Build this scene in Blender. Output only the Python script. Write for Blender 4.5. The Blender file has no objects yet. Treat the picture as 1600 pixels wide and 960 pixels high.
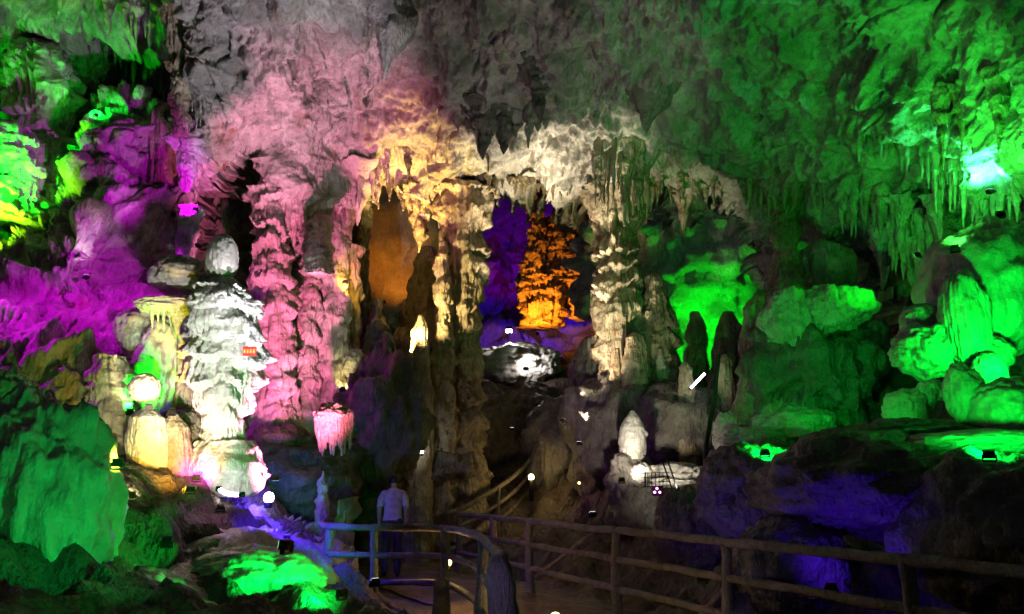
import bpy, math, random
import numpy as np
from mathutils import Vector, Matrix

# ------------------------------------------------------------------ camera, world, exposure
F = 1200.0                      # focal length in photo pixels (1600 wide)
TH = math.radians(13.0)         # the camera looks up a little
CAM = np.array([0.0, 0.0, 1.55])
scene = bpy.context.scene
COL = scene.collection
cam_data = bpy.data.cameras.new('camera'); cam = bpy.data.objects.new('camera', cam_data); COL.objects.link(cam)
cam_data.sensor_width = 36.0; cam_data.lens = 36.0 * F / 1600.0
cam_data.clip_start = 0.05; cam_data.clip_end = 300.0
cam.location = CAM; cam.rotation_euler = (math.radians(90) + TH, 0, 0)
scene.camera = cam
world = bpy.data.worlds.new('World'); scene.world = world; world.use_nodes = True
bg = world.node_tree.nodes['Background']
bg.inputs['Color'].default_value = (0.55, 0.6, 0.72, 1); bg.inputs['Strength'].default_value = 0.045   # underground: next to nothing
scene.view_settings.view_transform = 'Standard'; scene.view_settings.look = 'None'
scene.view_settings.exposure = 0.0; scene.view_settings.gamma = 1.0
scene.view_settings.use_curve_mapping = False
scene.render.engine = 'CYCLES'
cy = scene.cycles
cy.max_bounces = 3; cy.diffuse_bounces = 2; cy.glossy_bounces = 1; cy.transmission_bounces = 2
cy.sample_clamp_indirect = 3.0; cy.caustics_reflective = False; cy.caustics_refractive = False
cy.use_light_tree = True; cy.use_adaptive_sampling = True; cy.adaptive_threshold = 0.05
try:
    cy.use_denoising = True; cy.denoiser = 'OPENIMAGEDENOISE'
except Exception:
    pass

# ------------------------------------------------------------------ helpers
ST, CT = math.sin(TH), math.cos(TH)
def P(px, py, Y):
    """World point seen at photo pixel (px, py), Y metres ahead."""
    u = (np.asarray(px, float) - 800) / F; v = (480 - np.asarray(py, float)) / F
    dy = CT - v * ST; dz = ST + v * CT
    k = np.asarray(Y, float) / dy
    return np.stack([CAM[0] + u * k, CAM[1] + dy * k, CAM[2] + dz * k], -1)

_r = np.random.RandomState(11)
_pm = _r.permutation(256); _pm = np.concatenate([_pm, _pm])
_gr = _r.normal(size=(256, 3)).astype(np.float32); _gr /= np.linalg.norm(_gr, axis=1)[:, None]
def pn(p):
    p = np.asarray(p, np.float32)
    i = np.floor(p); f = p - i; i = i.astype(np.int32) & 255
    u = f * f * f * (f * (f * 6 - 15) + 10)
    out = 0
    for a in (0, 1):
        ia = _pm[(i[..., 0] + a) & 255]; wa = u[..., 0] if a else 1 - u[..., 0]
        for b in (0, 1):
            ib = _pm[ia + ((i[..., 1] + b) & 255)]; wb = wa * (u[..., 1] if b else 1 - u[..., 1])
            for c in (0, 1):
                g = _gr[_pm[ib + ((i[..., 2] + c) & 255)]]
                d = g[..., 0] * (f[..., 0] - a) + g[..., 1] * (f[..., 1] - b) + g[..., 2] * (f[..., 2] - c)
                out = out + wb * (u[..., 2] if c else 1 - u[..., 2]) * d
    return out * 1.6
def fbm(p, o=4, g=0.5):
    s = 0; a = 1.0; p = np.asarray(p, np.float32)
    for k in range(o):
        s = s + a * pn(p + 17.3 * k); p = p * 2.03; a *= g
    return s
def ridge(p, o=3, g=0.5):
    s = 0; a = 1.0; p = np.asarray(p, np.float32)
    for k in range(o):
        s = s + a * (1 - 2.2 * np.abs(pn(p + 31.7 * k))); p = p * 2.07; a *= g
    return s
def billow(p, o=3, g=0.5):
    s = 0; a = 1.0; p = np.asarray(p, np.float32)
    for k in range(o):
        s = s + a * (2.4 * np.sqrt(pn(p + 31.7 * k) ** 2 + .004) - .62); p = p * 2.07; a *= g
    return s
def smooth(a, b, x):
    t = np.clip((x - a) / (b - a), 0, 1); return t * t * (3 - 2 * t)

def mesh(name, V, Q):
    me = bpy.data.meshes.new(name)
    V = np.asarray(V, np.float32); Q = np.asarray(Q, np.int32)
    me.vertices.add(len(V)); me.vertices.foreach_set('co', V.ravel())
    me.loops.add(Q.size); me.loops.foreach_set('vertex_index', Q.ravel())
    me.polygons.add(len(Q)); me.polygons.foreach_set('loop_start', np.arange(len(Q), dtype=np.int32) * Q.shape[1])
    me.update(calc_edges=True)
    me.polygons.foreach_set('use_smooth', np.ones(len(Q), bool))
    return me
def tag(o, label=None, cat=None, group=None, kind=None):
    if cat and not kind: kind = 'thing'
    if label: o['label'] = label
    if cat: o['category'] = cat
    if group: o['group'] = group
    if kind: o['kind'] = kind
    return o
def put(name, V, Q, mat, parent=None, flat=False, **kw):
    V = np.asarray(V, float); loc = np.zeros(3)
    if parent is None:                       # a thing's origin sits at its foot
        loc = np.array([V[:, 0].mean(), V[:, 1].mean(), V[:, 2].min()]); V = V - loc
    me = mesh(name, V, Q)
    if flat: me.polygons.foreach_set('use_smooth', np.zeros(len(me.polygons), bool))
    me.materials.append(mat)
    o = bpy.data.objects.new(name, me); COL.objects.link(o); o.location = tuple(loc)
    if parent is not None:
        o.parent = parent; o.matrix_parent_inverse = Matrix.Translation(parent.location).inverted()
    return tag(o, **kw)
def empty(name, loc, **kw):
    o = bpy.data.objects.new(name, None); COL.objects.link(o); o.location = tuple(loc); o.empty_display_size = 0.1
    return tag(o, **kw)
def gridq(nu, nv, wrap=False):
    """Quads of a grid of nv rows by nu columns."""
    j = np.arange(nv - 1)[:, None] * nu; i = np.arange(nu if wrap else nu - 1)[None, :]
    i2 = (i + 1) % nu
    return np.stack([j + i, j + i2, j + nu + i2, j + nu + i], -1).reshape(-1, 4)
class Bag:
    """Collects quads of several shapes into one mesh."""
    def __init__(s): s.V = []; s.Q = []; s.n = 0
    def add(s, V, Q): s.V.append(np.asarray(V, float)); s.Q.append(np.asarray(Q) + s.n); s.n += len(V); return s
    def box(s, c, sz, R=None):
        v = np.array([[x, y, z] for x in (-.5, .5) for y in (-.5, .5) for z in (-.5, .5)]) * np.array(sz)
        if R is not None: v = v @ np.array(R).T
        return s.add(v + np.array(c), [[0, 1, 3, 2], [4, 6, 7, 5], [0, 4, 5, 1], [2, 3, 7, 6], [0, 2, 6, 4], [1, 5, 7, 3]])
    def put(s, name, mat, **kw): return put(name, np.concatenate(s.V), np.concatenate(s.Q), mat, **kw)
def tube(pts, rad, n=8, rough=0.0, seed=0.0, cap=True):
    pts = np.asarray(pts, float); m = len(pts); rad = np.broadcast_to(np.asarray(rad, float), (m,))
    T = np.gradient(pts, axis=0); T /= np.linalg.norm(T, axis=1)[:, None] + 1e-9
    up = np.array([0, 0, 1.0]) if abs(T[:, 2]).mean() < .8 else np.array([1.0, 0, 0])
    A = np.cross(T, up); A /= np.linalg.norm(A, axis=1)[:, None]; B = np.cross(A, T)
    th = np.arange(n) * 2 * math.pi / n
    ring = A[:, None] * np.cos(th)[None, :, None] + B[:, None] * np.sin(th)[None, :, None]
    if rough:
        rr = rad[:, None] * (1 + rough * pn(np.repeat(pts[:, None], n, 1) * 6 + ring * 1.3 + seed))
    else: rr = np.repeat(rad[:, None], n, 1)
    V = (pts[:, None] + ring * rr[..., None])
    if cap:
        V = np.concatenate([np.repeat(pts[:1], n, 0)[None], V, np.repeat(pts[-1:], n, 0)[None]]); m += 2
    return V.reshape(-1, 3), gridq(n, m, True)
def spline(pts, n):
    """Catmull-Rom through the points."""
    p = np.asarray(pts, float); p = np.concatenate([[2 * p[0] - p[1]], p, [2 * p[-1] - p[-2]]])
    t = np.linspace(0, len(p) - 3 - 1e-6, n); i = t.astype(int); f = (t - i)[:, None]
    a, b, c, d = p[i], p[i + 1], p[i + 2], p[i + 3]
    return .5 * (2 * b + (c - a) * f + (2 * a - 5 * b + 4 * c - d) * f ** 2 + (3 * b - a - 3 * c + d) * f ** 3)
def tps(ctrl, scale):
    c = np.array([(a[0], a[1]) for a in ctrl], float) / scale; z = np.array([a[2] for a in ctrl], float)
    def ph(r2): return np.where(r2 > 1e-12, r2 * np.log(np.maximum(r2, 1e-12)), 0)
    n = len(c); K = ph(((c[:, None] - c[None]) ** 2).sum(-1)) + 1e-3 * np.eye(n)
    Pm = np.concatenate([np.ones((n, 1)), c], 1)
    A = np.block([[K, Pm], [Pm.T, np.zeros((3, 3))]])
    w = np.linalg.solve(A, np.concatenate([z, np.zeros(3)]))
    def ev(x, y):
        x = np.asarray(x, float) / scale; y = np.asarray(y, float) / scale
        out = w[n] + w[n + 1] * x + w[n + 2] * y
        for k in range(n): out = out + w[k] * ph((x - c[k, 0]) ** 2 + (y - c[k, 1]) ** 2)
        return out
    return ev
def inpoly(x, y, poly):
    c = np.zeros(x.shape, bool); n = len(poly)
    for k in range(n):
        x1, y1 = poly[k]; x2, y2 = poly[k - 1]
        if y1 == y2: continue
        c ^= ((y1 > y) != (y2 > y)) & (x < (x2 - x1) * (y - y1) / (y2 - y1) + x1)
    return c
def polydist(x, y, poly):
    d = np.full(x.shape, 1e9); n = len(poly)
    for k in range(n):
        ax, ay = poly[k - 1]; bx, by = poly[k]; dx, dy = bx - ax, by - ay
        t = np.clip(((x - ax) * dx + (y - ay) * dy) / (dx * dx + dy * dy + 1e-9), 0, 1)
        d = np.minimum(d, np.hypot(x - ax - t * dx, y - ay - t * dy))
    return d

# ------------------------------------------------------------------ materials
def rock(name, c_light, c_mid, c_stain, scale=1.0, rough=0.62, bump=0.5, streak=1.0, dark=0.5):
    """Limestone: pale calcite, grey-brown patches, rust streaks that run down, pores and fine drips."""
    m = bpy.data.materials.new(name); m.use_nodes = True; nt = m.node_tree; N = nt.nodes; L = nt.links
    b = N['Principled BSDF']
    geo = N.new('ShaderNodeNewGeometry')
    def mp(s):
        q = N.new('ShaderNodeMapping'); q.inputs['Scale'].default_value = s; L.new(geo.outputs['Position'], q.inputs['Vector']); return q
    def noise(vec, sc, det=6, ro=.6, dist=0):
        n = N.new('ShaderNodeTexNoise'); n.inputs['Scale'].default_value = sc; n.inputs['Detail'].default_value = det
        n.inputs['Roughness'].default_value = ro; n.inputs['Distortion'].default_value = dist
        L.new(vec.outputs[0], n.inputs['Vector']); return n
    def ramp(src, a, bb, ca=(0, 0, 0, 1), cb=(1, 1, 1, 1)):
        r = N.new('ShaderNodeValToRGB'); r.color_ramp.elements[0].position = a; r.color_ramp.elements[1].position = bb
        r.color_ramp.elements[0].color = ca; r.color_ramp.elements[1].color = cb; L.new(src.outputs[0], r.inputs[0]); return r
    def mix(f, a, bcol):
        x = N.new('ShaderNodeMix'); x.data_type = 'RGBA'
        L.new(f.outputs[0], x.inputs[0])
        for s, v in ((6, a), (7, bcol)):
            if isinstance(v, tuple): x.inputs[s].default_value = (*v, 1)
            else: L.new(v.outputs[2] if v.type == 'MIX' else v.outputs[0], x.inputs[s])
        return x
    p1 = mp((scale,) * 3); p2 = mp((scale * 2.2, scale * 2.2, scale * .35))
    n1 = noise(p1, 1.1, 5, .65, .4); n2 = noise(p2, 1.6, 4, .6, .6); n3 = noise(p1, 8, 4, .7); n4 = noise(p2, 6, 2, .6)
    n5 = noise(p1, 0.45, 3, .6, .8)
    k1 = mix(ramp(n1, .38, .62), c_light, c_mid)
    r2 = ramp(n2, .56, .74); r2.color_ramp.elements[1].color = (streak * .8,) * 3 + (1,)
    k2 = mix(r2, k1, c_stain)
    r3 = ramp(n3, .30, .55, (dark, dark, dark, 1), (0, 0, 0, 1))
    k3 = mix(r3, k2, tuple(v * .35 for v in c_mid))
    r5 = ramp(n5, .55, .70); r5.color_ramp.elements[1].color = (.55, .55, .55, 1)
    k4 = mix(r5, k3, tuple(v * .45 for v in c_mid))
    L.new(k4.outputs[2], b.inputs['Base Color'])
    rr = ramp(n1, .3, .7, (rough - .22,) * 3 + (1,), (rough + .15,) * 3 + (1,)); L.new(rr.outputs[0], b.inputs['Roughness'])
    b.inputs['Specular IOR Level'].default_value = .4
    add = N.new('ShaderNodeMath'); add.operation = 'ADD'; L.new(n3.outputs[0], add.inputs[0])
    mul = N.new('ShaderNodeMath'); mul.operation = 'MULTIPLY'; mul.inputs[1].default_value = 1.1; L.new(n4.outputs[0], mul.inputs[0]); L.new(mul.outputs[0], add.inputs[1])
    bp = N.new('ShaderNodeBump'); bp.inputs['Strength'].default_value = bump; bp.inputs['Distance'].default_value = .09
    L.new(add.outputs[0], bp.inputs['Height']); L.new(bp.outputs[0], b.inputs['Normal'])
    return m
def plain(name, col, rough=.5, metal=0.0, emit=None, strength=0.0, var=.25, sc=14.0):
    m = bpy.data.materials.new(name); m.use_nodes = True; nt = m.node_tree; N = nt.nodes; L = nt.links; b = N['Principled BSDF']
    b.inputs['Roughness'].default_value = rough; b.inputs['Metallic'].default_value = metal
    n = N.new('ShaderNodeTexNoise'); n.inputs['Scale'].default_value = sc; n.inputs['Detail'].default_value = 5
    g = N.new('ShaderNodeNewGeometry'); L.new(g.outputs['Position'], n.inputs['Vector'])
    r = N.new('ShaderNodeValToRGB'); r.color_ramp.elements[0].position = .3; r.color_ramp.elements[1].position = .7
    r.color_ramp.elements[0].color = tuple(c * (1 - var) for c in col) + (1,); r.color_ramp.elements[1].color = tuple(min(1, c * (1 + var)) for c in col) + (1,)
    L.new(n.outputs[0], r.inputs[0]); L.new(r.outputs[0], b.inputs['Base Color'])
    bp = N.new('ShaderNodeBump'); bp.inputs['Strength'].default_value = .25; bp.inputs['Distance'].default_value = .02
    L.new(n.outputs[0], bp.inputs['Height']); L.new(bp.outputs[0], b.inputs['Normal'])
    if emit: b.inputs['Emission Color'].default_value = (*emit, 1); b.inputs['Emission Strength'].default_value = strength
    return m
M_WALL = rock('limestone_wall', (.46, .43, .38), (.26, .24, .21), (.22, .11, .05), .8, bump=.75, dark=.55)
M_PALE = rock('pale_calcite', (.62, .58, .52), (.42, .38, .33), (.36, .24, .14), 1.3, rough=.5, bump=.55, streak=.6, dark=.4)
M_TAN = rock('tan_flowstone', (.50, .42, .30), (.30, .23, .15), (.24, .11, .045), 1.2, bump=.7, dark=.6)
M_WHITE = rock('white_calcite', (.72, .70, .66), (.56, .52, .48), (.40, .34, .28), 1.5, rough=.45, bump=.5, streak=.5, dark=.55)
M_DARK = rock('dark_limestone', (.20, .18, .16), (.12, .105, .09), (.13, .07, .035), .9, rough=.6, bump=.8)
M_GROUND = rock('cave_earth', (.17, .13, .10), (.10, .075, .055), (.12, .06, .03), 1.1, rough=.75, bump=.9)
M_SMOOTH = rock('smooth_flowstone', (.50, .47, .42), (.36, .33, .29), (.30, .20, .11), .9, rough=.45, bump=.42, streak=.6, dark=.4)
M_PATH = rock('path_earth', (.22, .15, .10), (.15, .10, .065), (.16, .09, .05), 1.6, rough=.7, bump=.45)
M_RAIL = rock('faux_wood_concrete', (.30, .25, .20), (.20, .165, .13), (.12, .09, .06), 5.0, rough=.7, bump=.5, dark=.6)
M_BLACK = plain('black_painted_metal', (.015, .015, .016), .45, .3)
M_CABLE = plain('black_rubber', (.012, .012, .013), .55)
M_WIRE = plain('thin_steel_wire', (.05, .05, .05), .5, .5)

# ------------------------------------------------------------------ rock builders
SURF = {}
def surf_Y(key, px, py):
    us, vs, Y = SURF[key]; i = np.clip(np.searchsorted(us, px), 3, len(us) - 4); j = np.clip(np.searchsorted(vs, py), 3, len(vs) - 4)
    return float(Y[j - 3:j + 4, i - 3:i + 4].mean())
def relief(name, us, vs, ctrl, poly, mat, amp=(.55, .24, .17, .065), jit=7, drip=(0, 30), lip=(0.7, 26), rim=(.25, .7, 1.5), seed=0, **kw):
    """A rock face: depth through control points, displaced along its normal, trimmed to an outline and given a thickness."""
    U, V = np.meshgrid(us, vs)
    Y = tps(ctrl, 400.0)(U, V)
    if poly is not None:
        d = polydist(U, V, poly); Y = Y + lip[0] * np.exp(-(d / lip[1]) ** 1.3)
    Y = np.maximum(Y, 1.5)
    p = P(U, V, Y); nv, nu = U.shape
    gu = np.gradient(p, axis=1); gv = np.gradient(p, axis=0)
    n = np.cross(gu, gv); n /= np.linalg.norm(n, axis=-1)[..., None] + 1e-9
    s = np.sign(((CAM - p) * n).sum(-1))[..., None]; n = n * np.where(s == 0, 1, s)
    q = p + seed * 7.7
    w = q + .35 * np.stack([fbm(q * .9, 2), fbm(q * .9 + 40, 2), fbm(q * .9 + 80, 2)], -1)
    strm = smooth(-.25, .45, pn(q * .45 + 5))
    dd = amp[0] * fbm(q * .42, 4) + amp[1] * billow(w * np.array([.85, .85, .45]), 4, .48) \
        + amp[2] * (strm * billow(w * np.array([3.2, 3.2, .36]), 2)) + amp[3] * fbm(q * 5.5, 4, .6)
    crack = np.abs(pn(w * np.array([.55, .55, 1.0]) + 9)); dd = dd - .28 * np.exp(-(crack / .022) ** 2) * smooth(-.1, .3, pn(q * .6 + 60))
    pits = pn(q * 1.9 + 33); dd = dd - .07 * smooth(.45, .85, pits)
    p = p + n * dd[..., None]
    SURF[seed] = (us, vs, p[..., 1])
    if poly is not None:
        q2 = np.stack([U / 26, V / 26, U * 0 + seed], -1)
        ju = U + jit * fbm(q2, 3); jv = V + jit * fbm(q2 + 50, 3)
        if drip[0]:
            dr = drip[0] * np.clip(ridge(np.stack([U / drip[1], U * 0 + 3.3 + seed, U * 0], -1), 2) - .55, 0, None) ** 1.5
            jv = jv - dr
        keep = inpoly(ju, jv, poly)
        kf = (keep[:-1, :-1].astype(int) + keep[1:, :-1] + keep[:-1, 1:] + keep[1:, 1:]) >= 3
        Q = gridq(nu, nv)[kf.ravel()]
    else: Q = gridq(nu, nv)
    Q = Q[:, ::-1]
    pf = p.reshape(-1, 3)
    used = np.unique(Q); remap = np.full(len(pf), -1); remap[used] = np.arange(len(used)); Vv = pf[used]; Q = remap[Q]
    if rim:
        E = np.concatenate([Q[:, [0, 1]], Q[:, [1, 2]], Q[:, [2, 3]], Q[:, [3, 0]]])
        key = np.sort(E, 1); key = key[:, 0].astype(np.int64) * len(Vv) + key[:, 1]
        _, idx, cnt = np.unique(key, return_index=True, return_counts=True)
        be = E[idx[cnt == 1]]; bv = np.unique(be); bm = np.full(len(Vv), -1); bm[bv] = np.arange(len(bv))
        base = Vv[bv]; dirn = base - CAM; dirn /= np.linalg.norm(dirn, axis=1)[:, None]; dirn = dirn * .35 + np.array([0, .65, .12])
        prev = bv; allV = [Vv]; allQ = [Q]; n0 = len(Vv)
        for k, r in enumerate(rim):
            nz = np.stack([pn(base * 2 + 9 * k), 0 * base[:, 0], pn(base * 2 + 70 + 9 * k)], -1) * .16 * r
            ring = base + dirn * r + nz; allV.append(ring); new = n0 + np.arange(len(bv)); n0 += len(bv)
            a, b = be[:, 0], be[:, 1]
            allQ.append(np.stack([prev[bm[b]], prev[bm[a]], new[bm[a]], new[bm[b]]], 1)); prev = new
        Vv = np.concatenate(allV); Q = np.concatenate(allQ)
    return put(name, Vv, Q, mat, **kw)

def stone_shaft(base, top, prof, tiers=0, tamp=.25, flute=.10, lump=.10, fk=9, seed=0.0, nseg=72, nh=None, lobes=.12, bend=.10, sq=1.0):
    """A column, stalagmite or hanging stone: profile from base to top, flaring tiers with drips, flutes and lumps."""
    base = np.asarray(base, float); top = np.asarray(top, float); H = np.linalg.norm(top - base)
    R = max(w for _, w in prof)
    if nh is None: nh = int(np.clip(H / R * 28, 40, 170))
    t = np.linspace(0, 1, nh)[:, None]; th = (np.arange(nseg) * 2 * math.pi / nseg)[None, :]
    c, s = np.cos(th) + 0 * t, np.sin(th) + 0 * t
    tt = t + 0 * th
    r = np.interp(t, [a for a, _ in prof], [w for _, w in prof]) + 0 * th
    sd = seed * 13.7
    ang = lambda k, zz, o=0.0: np.stack([c * k, s * k, zz + sd + o], -1)
    zf = tt * H / R
    if tiers:
        rw = np.random.RandomState(int(seed * 37) % 9999)
        st = np.cumsum(np.concatenate([[0], rw.uniform(.35, 1.7, tiers + 2)])); st = st / st[tiers]
        ph = np.interp(tt, st, np.arange(tiers + 3)) + .62 * pn(ang(1.0, tt * tiers * .45)) + .30 * pn(ang(2.6, tt * tiers * .9, 3)) + .14 * ridge(ang(fk * .32, tt * tiers * .4, 5), 2)
        k = np.floor(ph).astype(int); f = ph - k
        rnd = rw.uniform(.3, 1.3, 80)[k % 80] * smooth(-.75, .35, pn(ang(1.3, tt * tiers * .8, 40)))
        shape = smooth(0, .22, f) * (1 - f) ** .8 * 1.25
        r = r * (1 + tamp * rnd * (shape - .35))
        fl = ridge(ang(fk * .5, zf * .10, 9), 2) * (.5 + .8 * (1 - f))
    else:
        fl = ridge(ang(fk * .5, zf * .08, 9), 2)
    r = r * (1 + flute * (fl - .2)) * (1 + lobes * pn(ang(.9, tt * 1.5, 21)))
    axis = base + (top - base) * t[..., None]
    bd = bend * R * np.stack([fbm(np.stack([t[:, 0] * H * .5 + sd, 0 * t[:, 0] + 2, 0 * t[:, 0]], -1), 2), fbm(np.stack([t[:, 0] * H * .5 + sd, 0 * t[:, 0] + 8, 0 * t[:, 0]], -1), 2), 0 * t[:, 0]], -1)[:, None]
    V = axis + bd + r[..., None] * np.stack([c, s * sq, 0 * c], -1)
    l1 = fbm(V / R * 1.0 + sd, 4, .55)
    V = V + (lump * R * l1 * np.clip(r / R * 2, 0, 1))[..., None] * np.stack([c, s, .2 + 0 * c], -1)
    V = np.concatenate([np.repeat(V[:1].mean(1, keepdims=True), nseg, 1), V, np.repeat(V[-1:].mean(1, keepdims=True), nseg, 1)])
    return V.reshape(-1, 3), gridq(nseg, nh + 2, True)

def boulder(c, rad, lump=.18, flute=0.0, fk=8, seed=0.0, nseg=96, nh=56, power=1.0, freq=1.0):
    c = np.asarray(c, float); rad = np.asarray(rad, float)
    ph = np.linspace(.001, math.pi - .001, nh)[:, None]; th = (np.arange(nseg) * 2 * math.pi / nseg)[None]
    d = np.stack([np.sin(ph) * np.cos(th), np.sin(ph) * np.sin(th), np.cos(ph) + 0 * th], -1)
    sd = seed * 9.1
    k = 1 + lump * fbm(d * 1.3 * freq + sd, 5, .52) + lump * .35 * ridge(d * 2.6 * freq + sd + 4, 3)
    if flute:
        k = k + flute * (ridge(np.stack([np.cos(th) * fk * .5 + 0 * ph, np.sin(th) * fk * .5 + 0 * ph, np.cos(ph) * .6 + 0 * th + sd], -1), 2)) * np.sin(ph)
    e = np.sign(d) * np.abs(d) ** power
    V = c + e * rad * k[..., None]
    return V.reshape(-1, 3), gridq(nseg, nh, True)[:, ::-1]

def shaft(name, px, pyb, pyt, Y, prof, mat, label, cat, top_px=None, group=None, parent=None, hang=None, stand=False, **kw):
    """Stone shaft given where its foot and head appear; widths of the profile in photo pixels. hang: grows out of that rock face; stand: reaches the ground."""
    s = Y / F * .5
    top_px = px if top_px is None else top_px
    prof = [(t, w * s) for t, w in prof]; base = P(px, pyb, Y); top = P(top_px, pyt, Y)
    if hang is not None:
        top = P(top_px, pyt, max(Y, surf_Y(hang, top_px, pyt) + .25))
    if stand:
        g = ground_z(base[0], base[1]) - .15
        if base[2] > g:
            e = base[2] - g; H = top[2] - base[2]; k = e / (H + e)
            prof = [(0, prof[0][1] * 1.25)] + [(k + t * (1 - k), w) for t, w in prof]; base = np.array([base[0], base[1], g])
    V, Q = stone_shaft(base, top, prof, **kw)
    return put(name, V, Q, mat, parent=parent, label=label, cat=cat, group=group)
def lumpstone(name, px, py, Y, w, h, mat, label, cat, dep=1.0, group=None, parent=None, **kw):
    s = Y / F * .5
    V, Q = boulder(P(px, py, Y), (w * s, w * s * dep, h * s), **kw)
    return put(name, V, Q, mat, parent=parent, label=label, cat=cat, group=group)

# ------------------------------------------------------------------ the setting: ground, path, cave walls and ceiling
PATH = spline([(1.9, 1, 0), (1.45, 4, 0), (1.15, 6.5, 0), (.75, 9, 0), (-.05, 11, 0), (-1.0, 12.8, 0), (-1.9, 14.5, 0), (-2.3, 16.3, 0), (-3.0, 18, .1), (-4.2, 19.6, .4), (-5.5, 21, .8)], 90)
gx = np.concatenate([np.linspace(-24, -9, 60), np.linspace(-8.9, 9, 200), np.linspace(9.2, 24, 60)])
gy = np.concatenate([np.linspace(-3, 4.9, 30), np.linspace(5, 20, 190), np.linspace(20.3, 46, 80)])
gxx, gyy = np.meshgrid(gx, gy)
GC = [(-2.7, 9, .35), (-4.9, 9, 1.75), (-3.6, 6.5, .9), (-6.5, 6.5, 2.0), (-7.2, 11, 2.2), (-4.2, 11, 1.45), (-5.1, 10.5, 1.65), (-3.1, 11.5, .55), (-5, 13, 1.7), (-10, 14, 3.6),
      (-4.4, 14.2, 1.6), (-4.8, 17, 1.6), (-13, 20, 4), (3.4, 9, .05), (4.7, 9.6, 1.1), (5.6, 10.6, 2.0), (6.6, 8.6, 2.2), (2.2, 12, -.2), (3.9, 11.4, .7), (4.2, 6.5, -.1), (5.6, 7, .8), (7.8, 6, 1.6), (5, 14.5, 2.4), (9.5, 11, 4), (.8, 15, .2), (2, 17, 1.6), (3.8, 18.5, 3.2),
      (1.6, 20, 2.2), (-.4, 25, 5.0), (1.0, 25.5, 5.2), (-3.5, 21, 1.8), (-6, 24, 2.6), (5.5, 23, 4.6), (7.5, 15.5, 4.2), (12, 18, 5), (11, 30, 6), (0, 36, 5.5), (-10, 34, 5), (15, 8, 4), (-15, 8, 4),
      (0, 0, 0), (-4, 1, .6), (4, 0, 0), (1.5, 3, 0), (1.0, 8, 0), (-.5, 11.5, 0), (-1.9, 15, 0), (-10, 0, 2), (10, 0, 1.5)]
gz = tps(GC, 8.0)(gxx, gyy)
gp = np.stack([gxx, gyy, gz], -1)
pd = np.full(gxx.shape, 1e9); pz = np.zeros(gxx.shape)
for k in range(len(PATH) - 1):
    d = np.hypot(gxx - PATH[k, 0], gyy - PATH[k, 1]); m = d < pd; pd = np.where(m, d, pd); pz = np.where(m, PATH[k, 2], pz)
off = smooth(1.0, 2.2, pd)
gz = gz + off * (.28 * fbm(gp * .7, 5, .55) + .16 * ridge(gp * 1.7, 4)) + .02 * fbm(gp * 6, 3)
gz = gz * off + (pz - .06) * (1 - off)
_gs = (gx, gy, gz)
def ground_z(x, y):
    i = int(np.clip(np.searchsorted(gx, x) - 1, 0, len(gx) - 2)); j = int(np.clip(np.searchsorted(gy, y) - 1, 0, len(gy) - 2))
    return float(gz[j, i])
def on_ground(px, py, y0=5.0, y1=24.0):
    """Distance at which the ray through a photo pixel meets the ground."""
    for Y in np.arange(y0, y1, .05):
        q = P(px, py, Y)
        if q[2] < ground_z(q[0], q[1]): return float(Y)
    return y1
put('ground', np.stack([gxx, gyy, gz], -1).reshape(-1, 3), gridq(len(gx), len(gy)), M_GROUND, label='dark uneven earth and rock floor of the cave', kind='structure')
# footpath: a ribbon slightly crowned, on the earth
T = np.gradient(PATH, axis=0); T[:, 2] = 0; T /= np.linalg.norm(T, axis=1)[:, None]; NR = np.stack([T[:, 1], -T[:, 0], 0 * T[:, 0]], -1)
w = np.linspace(-1, 1, 15)
wv = .95 + .08 * pn(np.stack([np.arange(90) * .23, np.zeros(90), np.zeros(90)], -1))
pv = PATH[:, None] + NR[:, None] * (w[None, :, None] * wv[:, None, None]) + np.array([0, 0, 1]) * (.02 - .05 * np.abs(w) ** 3)[None, :, None]
pv[..., 2] += .012 * fbm(pv * 3, 3)
put('path', pv.reshape(-1, 3), gridq(15, 90), M_PATH, label='trodden reddish earth footpath between the railings', kind='structure')

fine = lambda a, b, s: np.arange(a, b + .1, s)
# main vault: hanging rock face over the openings, sweeping up into the ceiling and round to the right wall
us = np.concatenate([fine(240, 1640, 2.3), np.linspace(1645, 2500, 60)])
vs = np.concatenate([np.linspace(-1100, -30, 50), fine(-25, 640, 2.3)])
VAULT = [(300, 0, 13), (300, 150, 14), (300, 320, 15), (450, 0, 12.6), (450, 200, 14.8), (450, 400, 15.6), (560, 90, 14.6), (650, 0, 13.2), (650, 150, 15.5), (650, 310, 17.3), (660, 390, 17.4),
         (820, 0, 12.6), (780, 120, 14.6), (820, 215, 15.6), (820, 300, 17.4), (930, 340, 17.5), (1000, 0, 11.5), (1000, 190, 15.2), (960, 260, 16.2), (1000, 360, 17), (1100, 300, 16.4), (1200, 0, 11), (1200, 200, 13.6), (1190, 440, 16.3),
         (1400, 0, 9.4), (1400, 200, 11.5), (1400, 430, 13.2), (1600, 0, 8), (1600, 200, 9.6), (1540, 250, 10.6), (1600, 330, 10.5), (1800, 0, 6.6), (1800, 300, 8), (2300, 300, 4.2), (2300, 0, 4.2),
         (1650, 640, 10.5), (2000, 640, 6), (2400, 640, 4), (300, -300, 9.5), (820, -300, 8.5), (1400, -300, 7), (2000, -300, 4.5), (300, -900, 6), (1000, -900, 5), (1800, -900, 4), (2400, -800, 3)]
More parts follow.
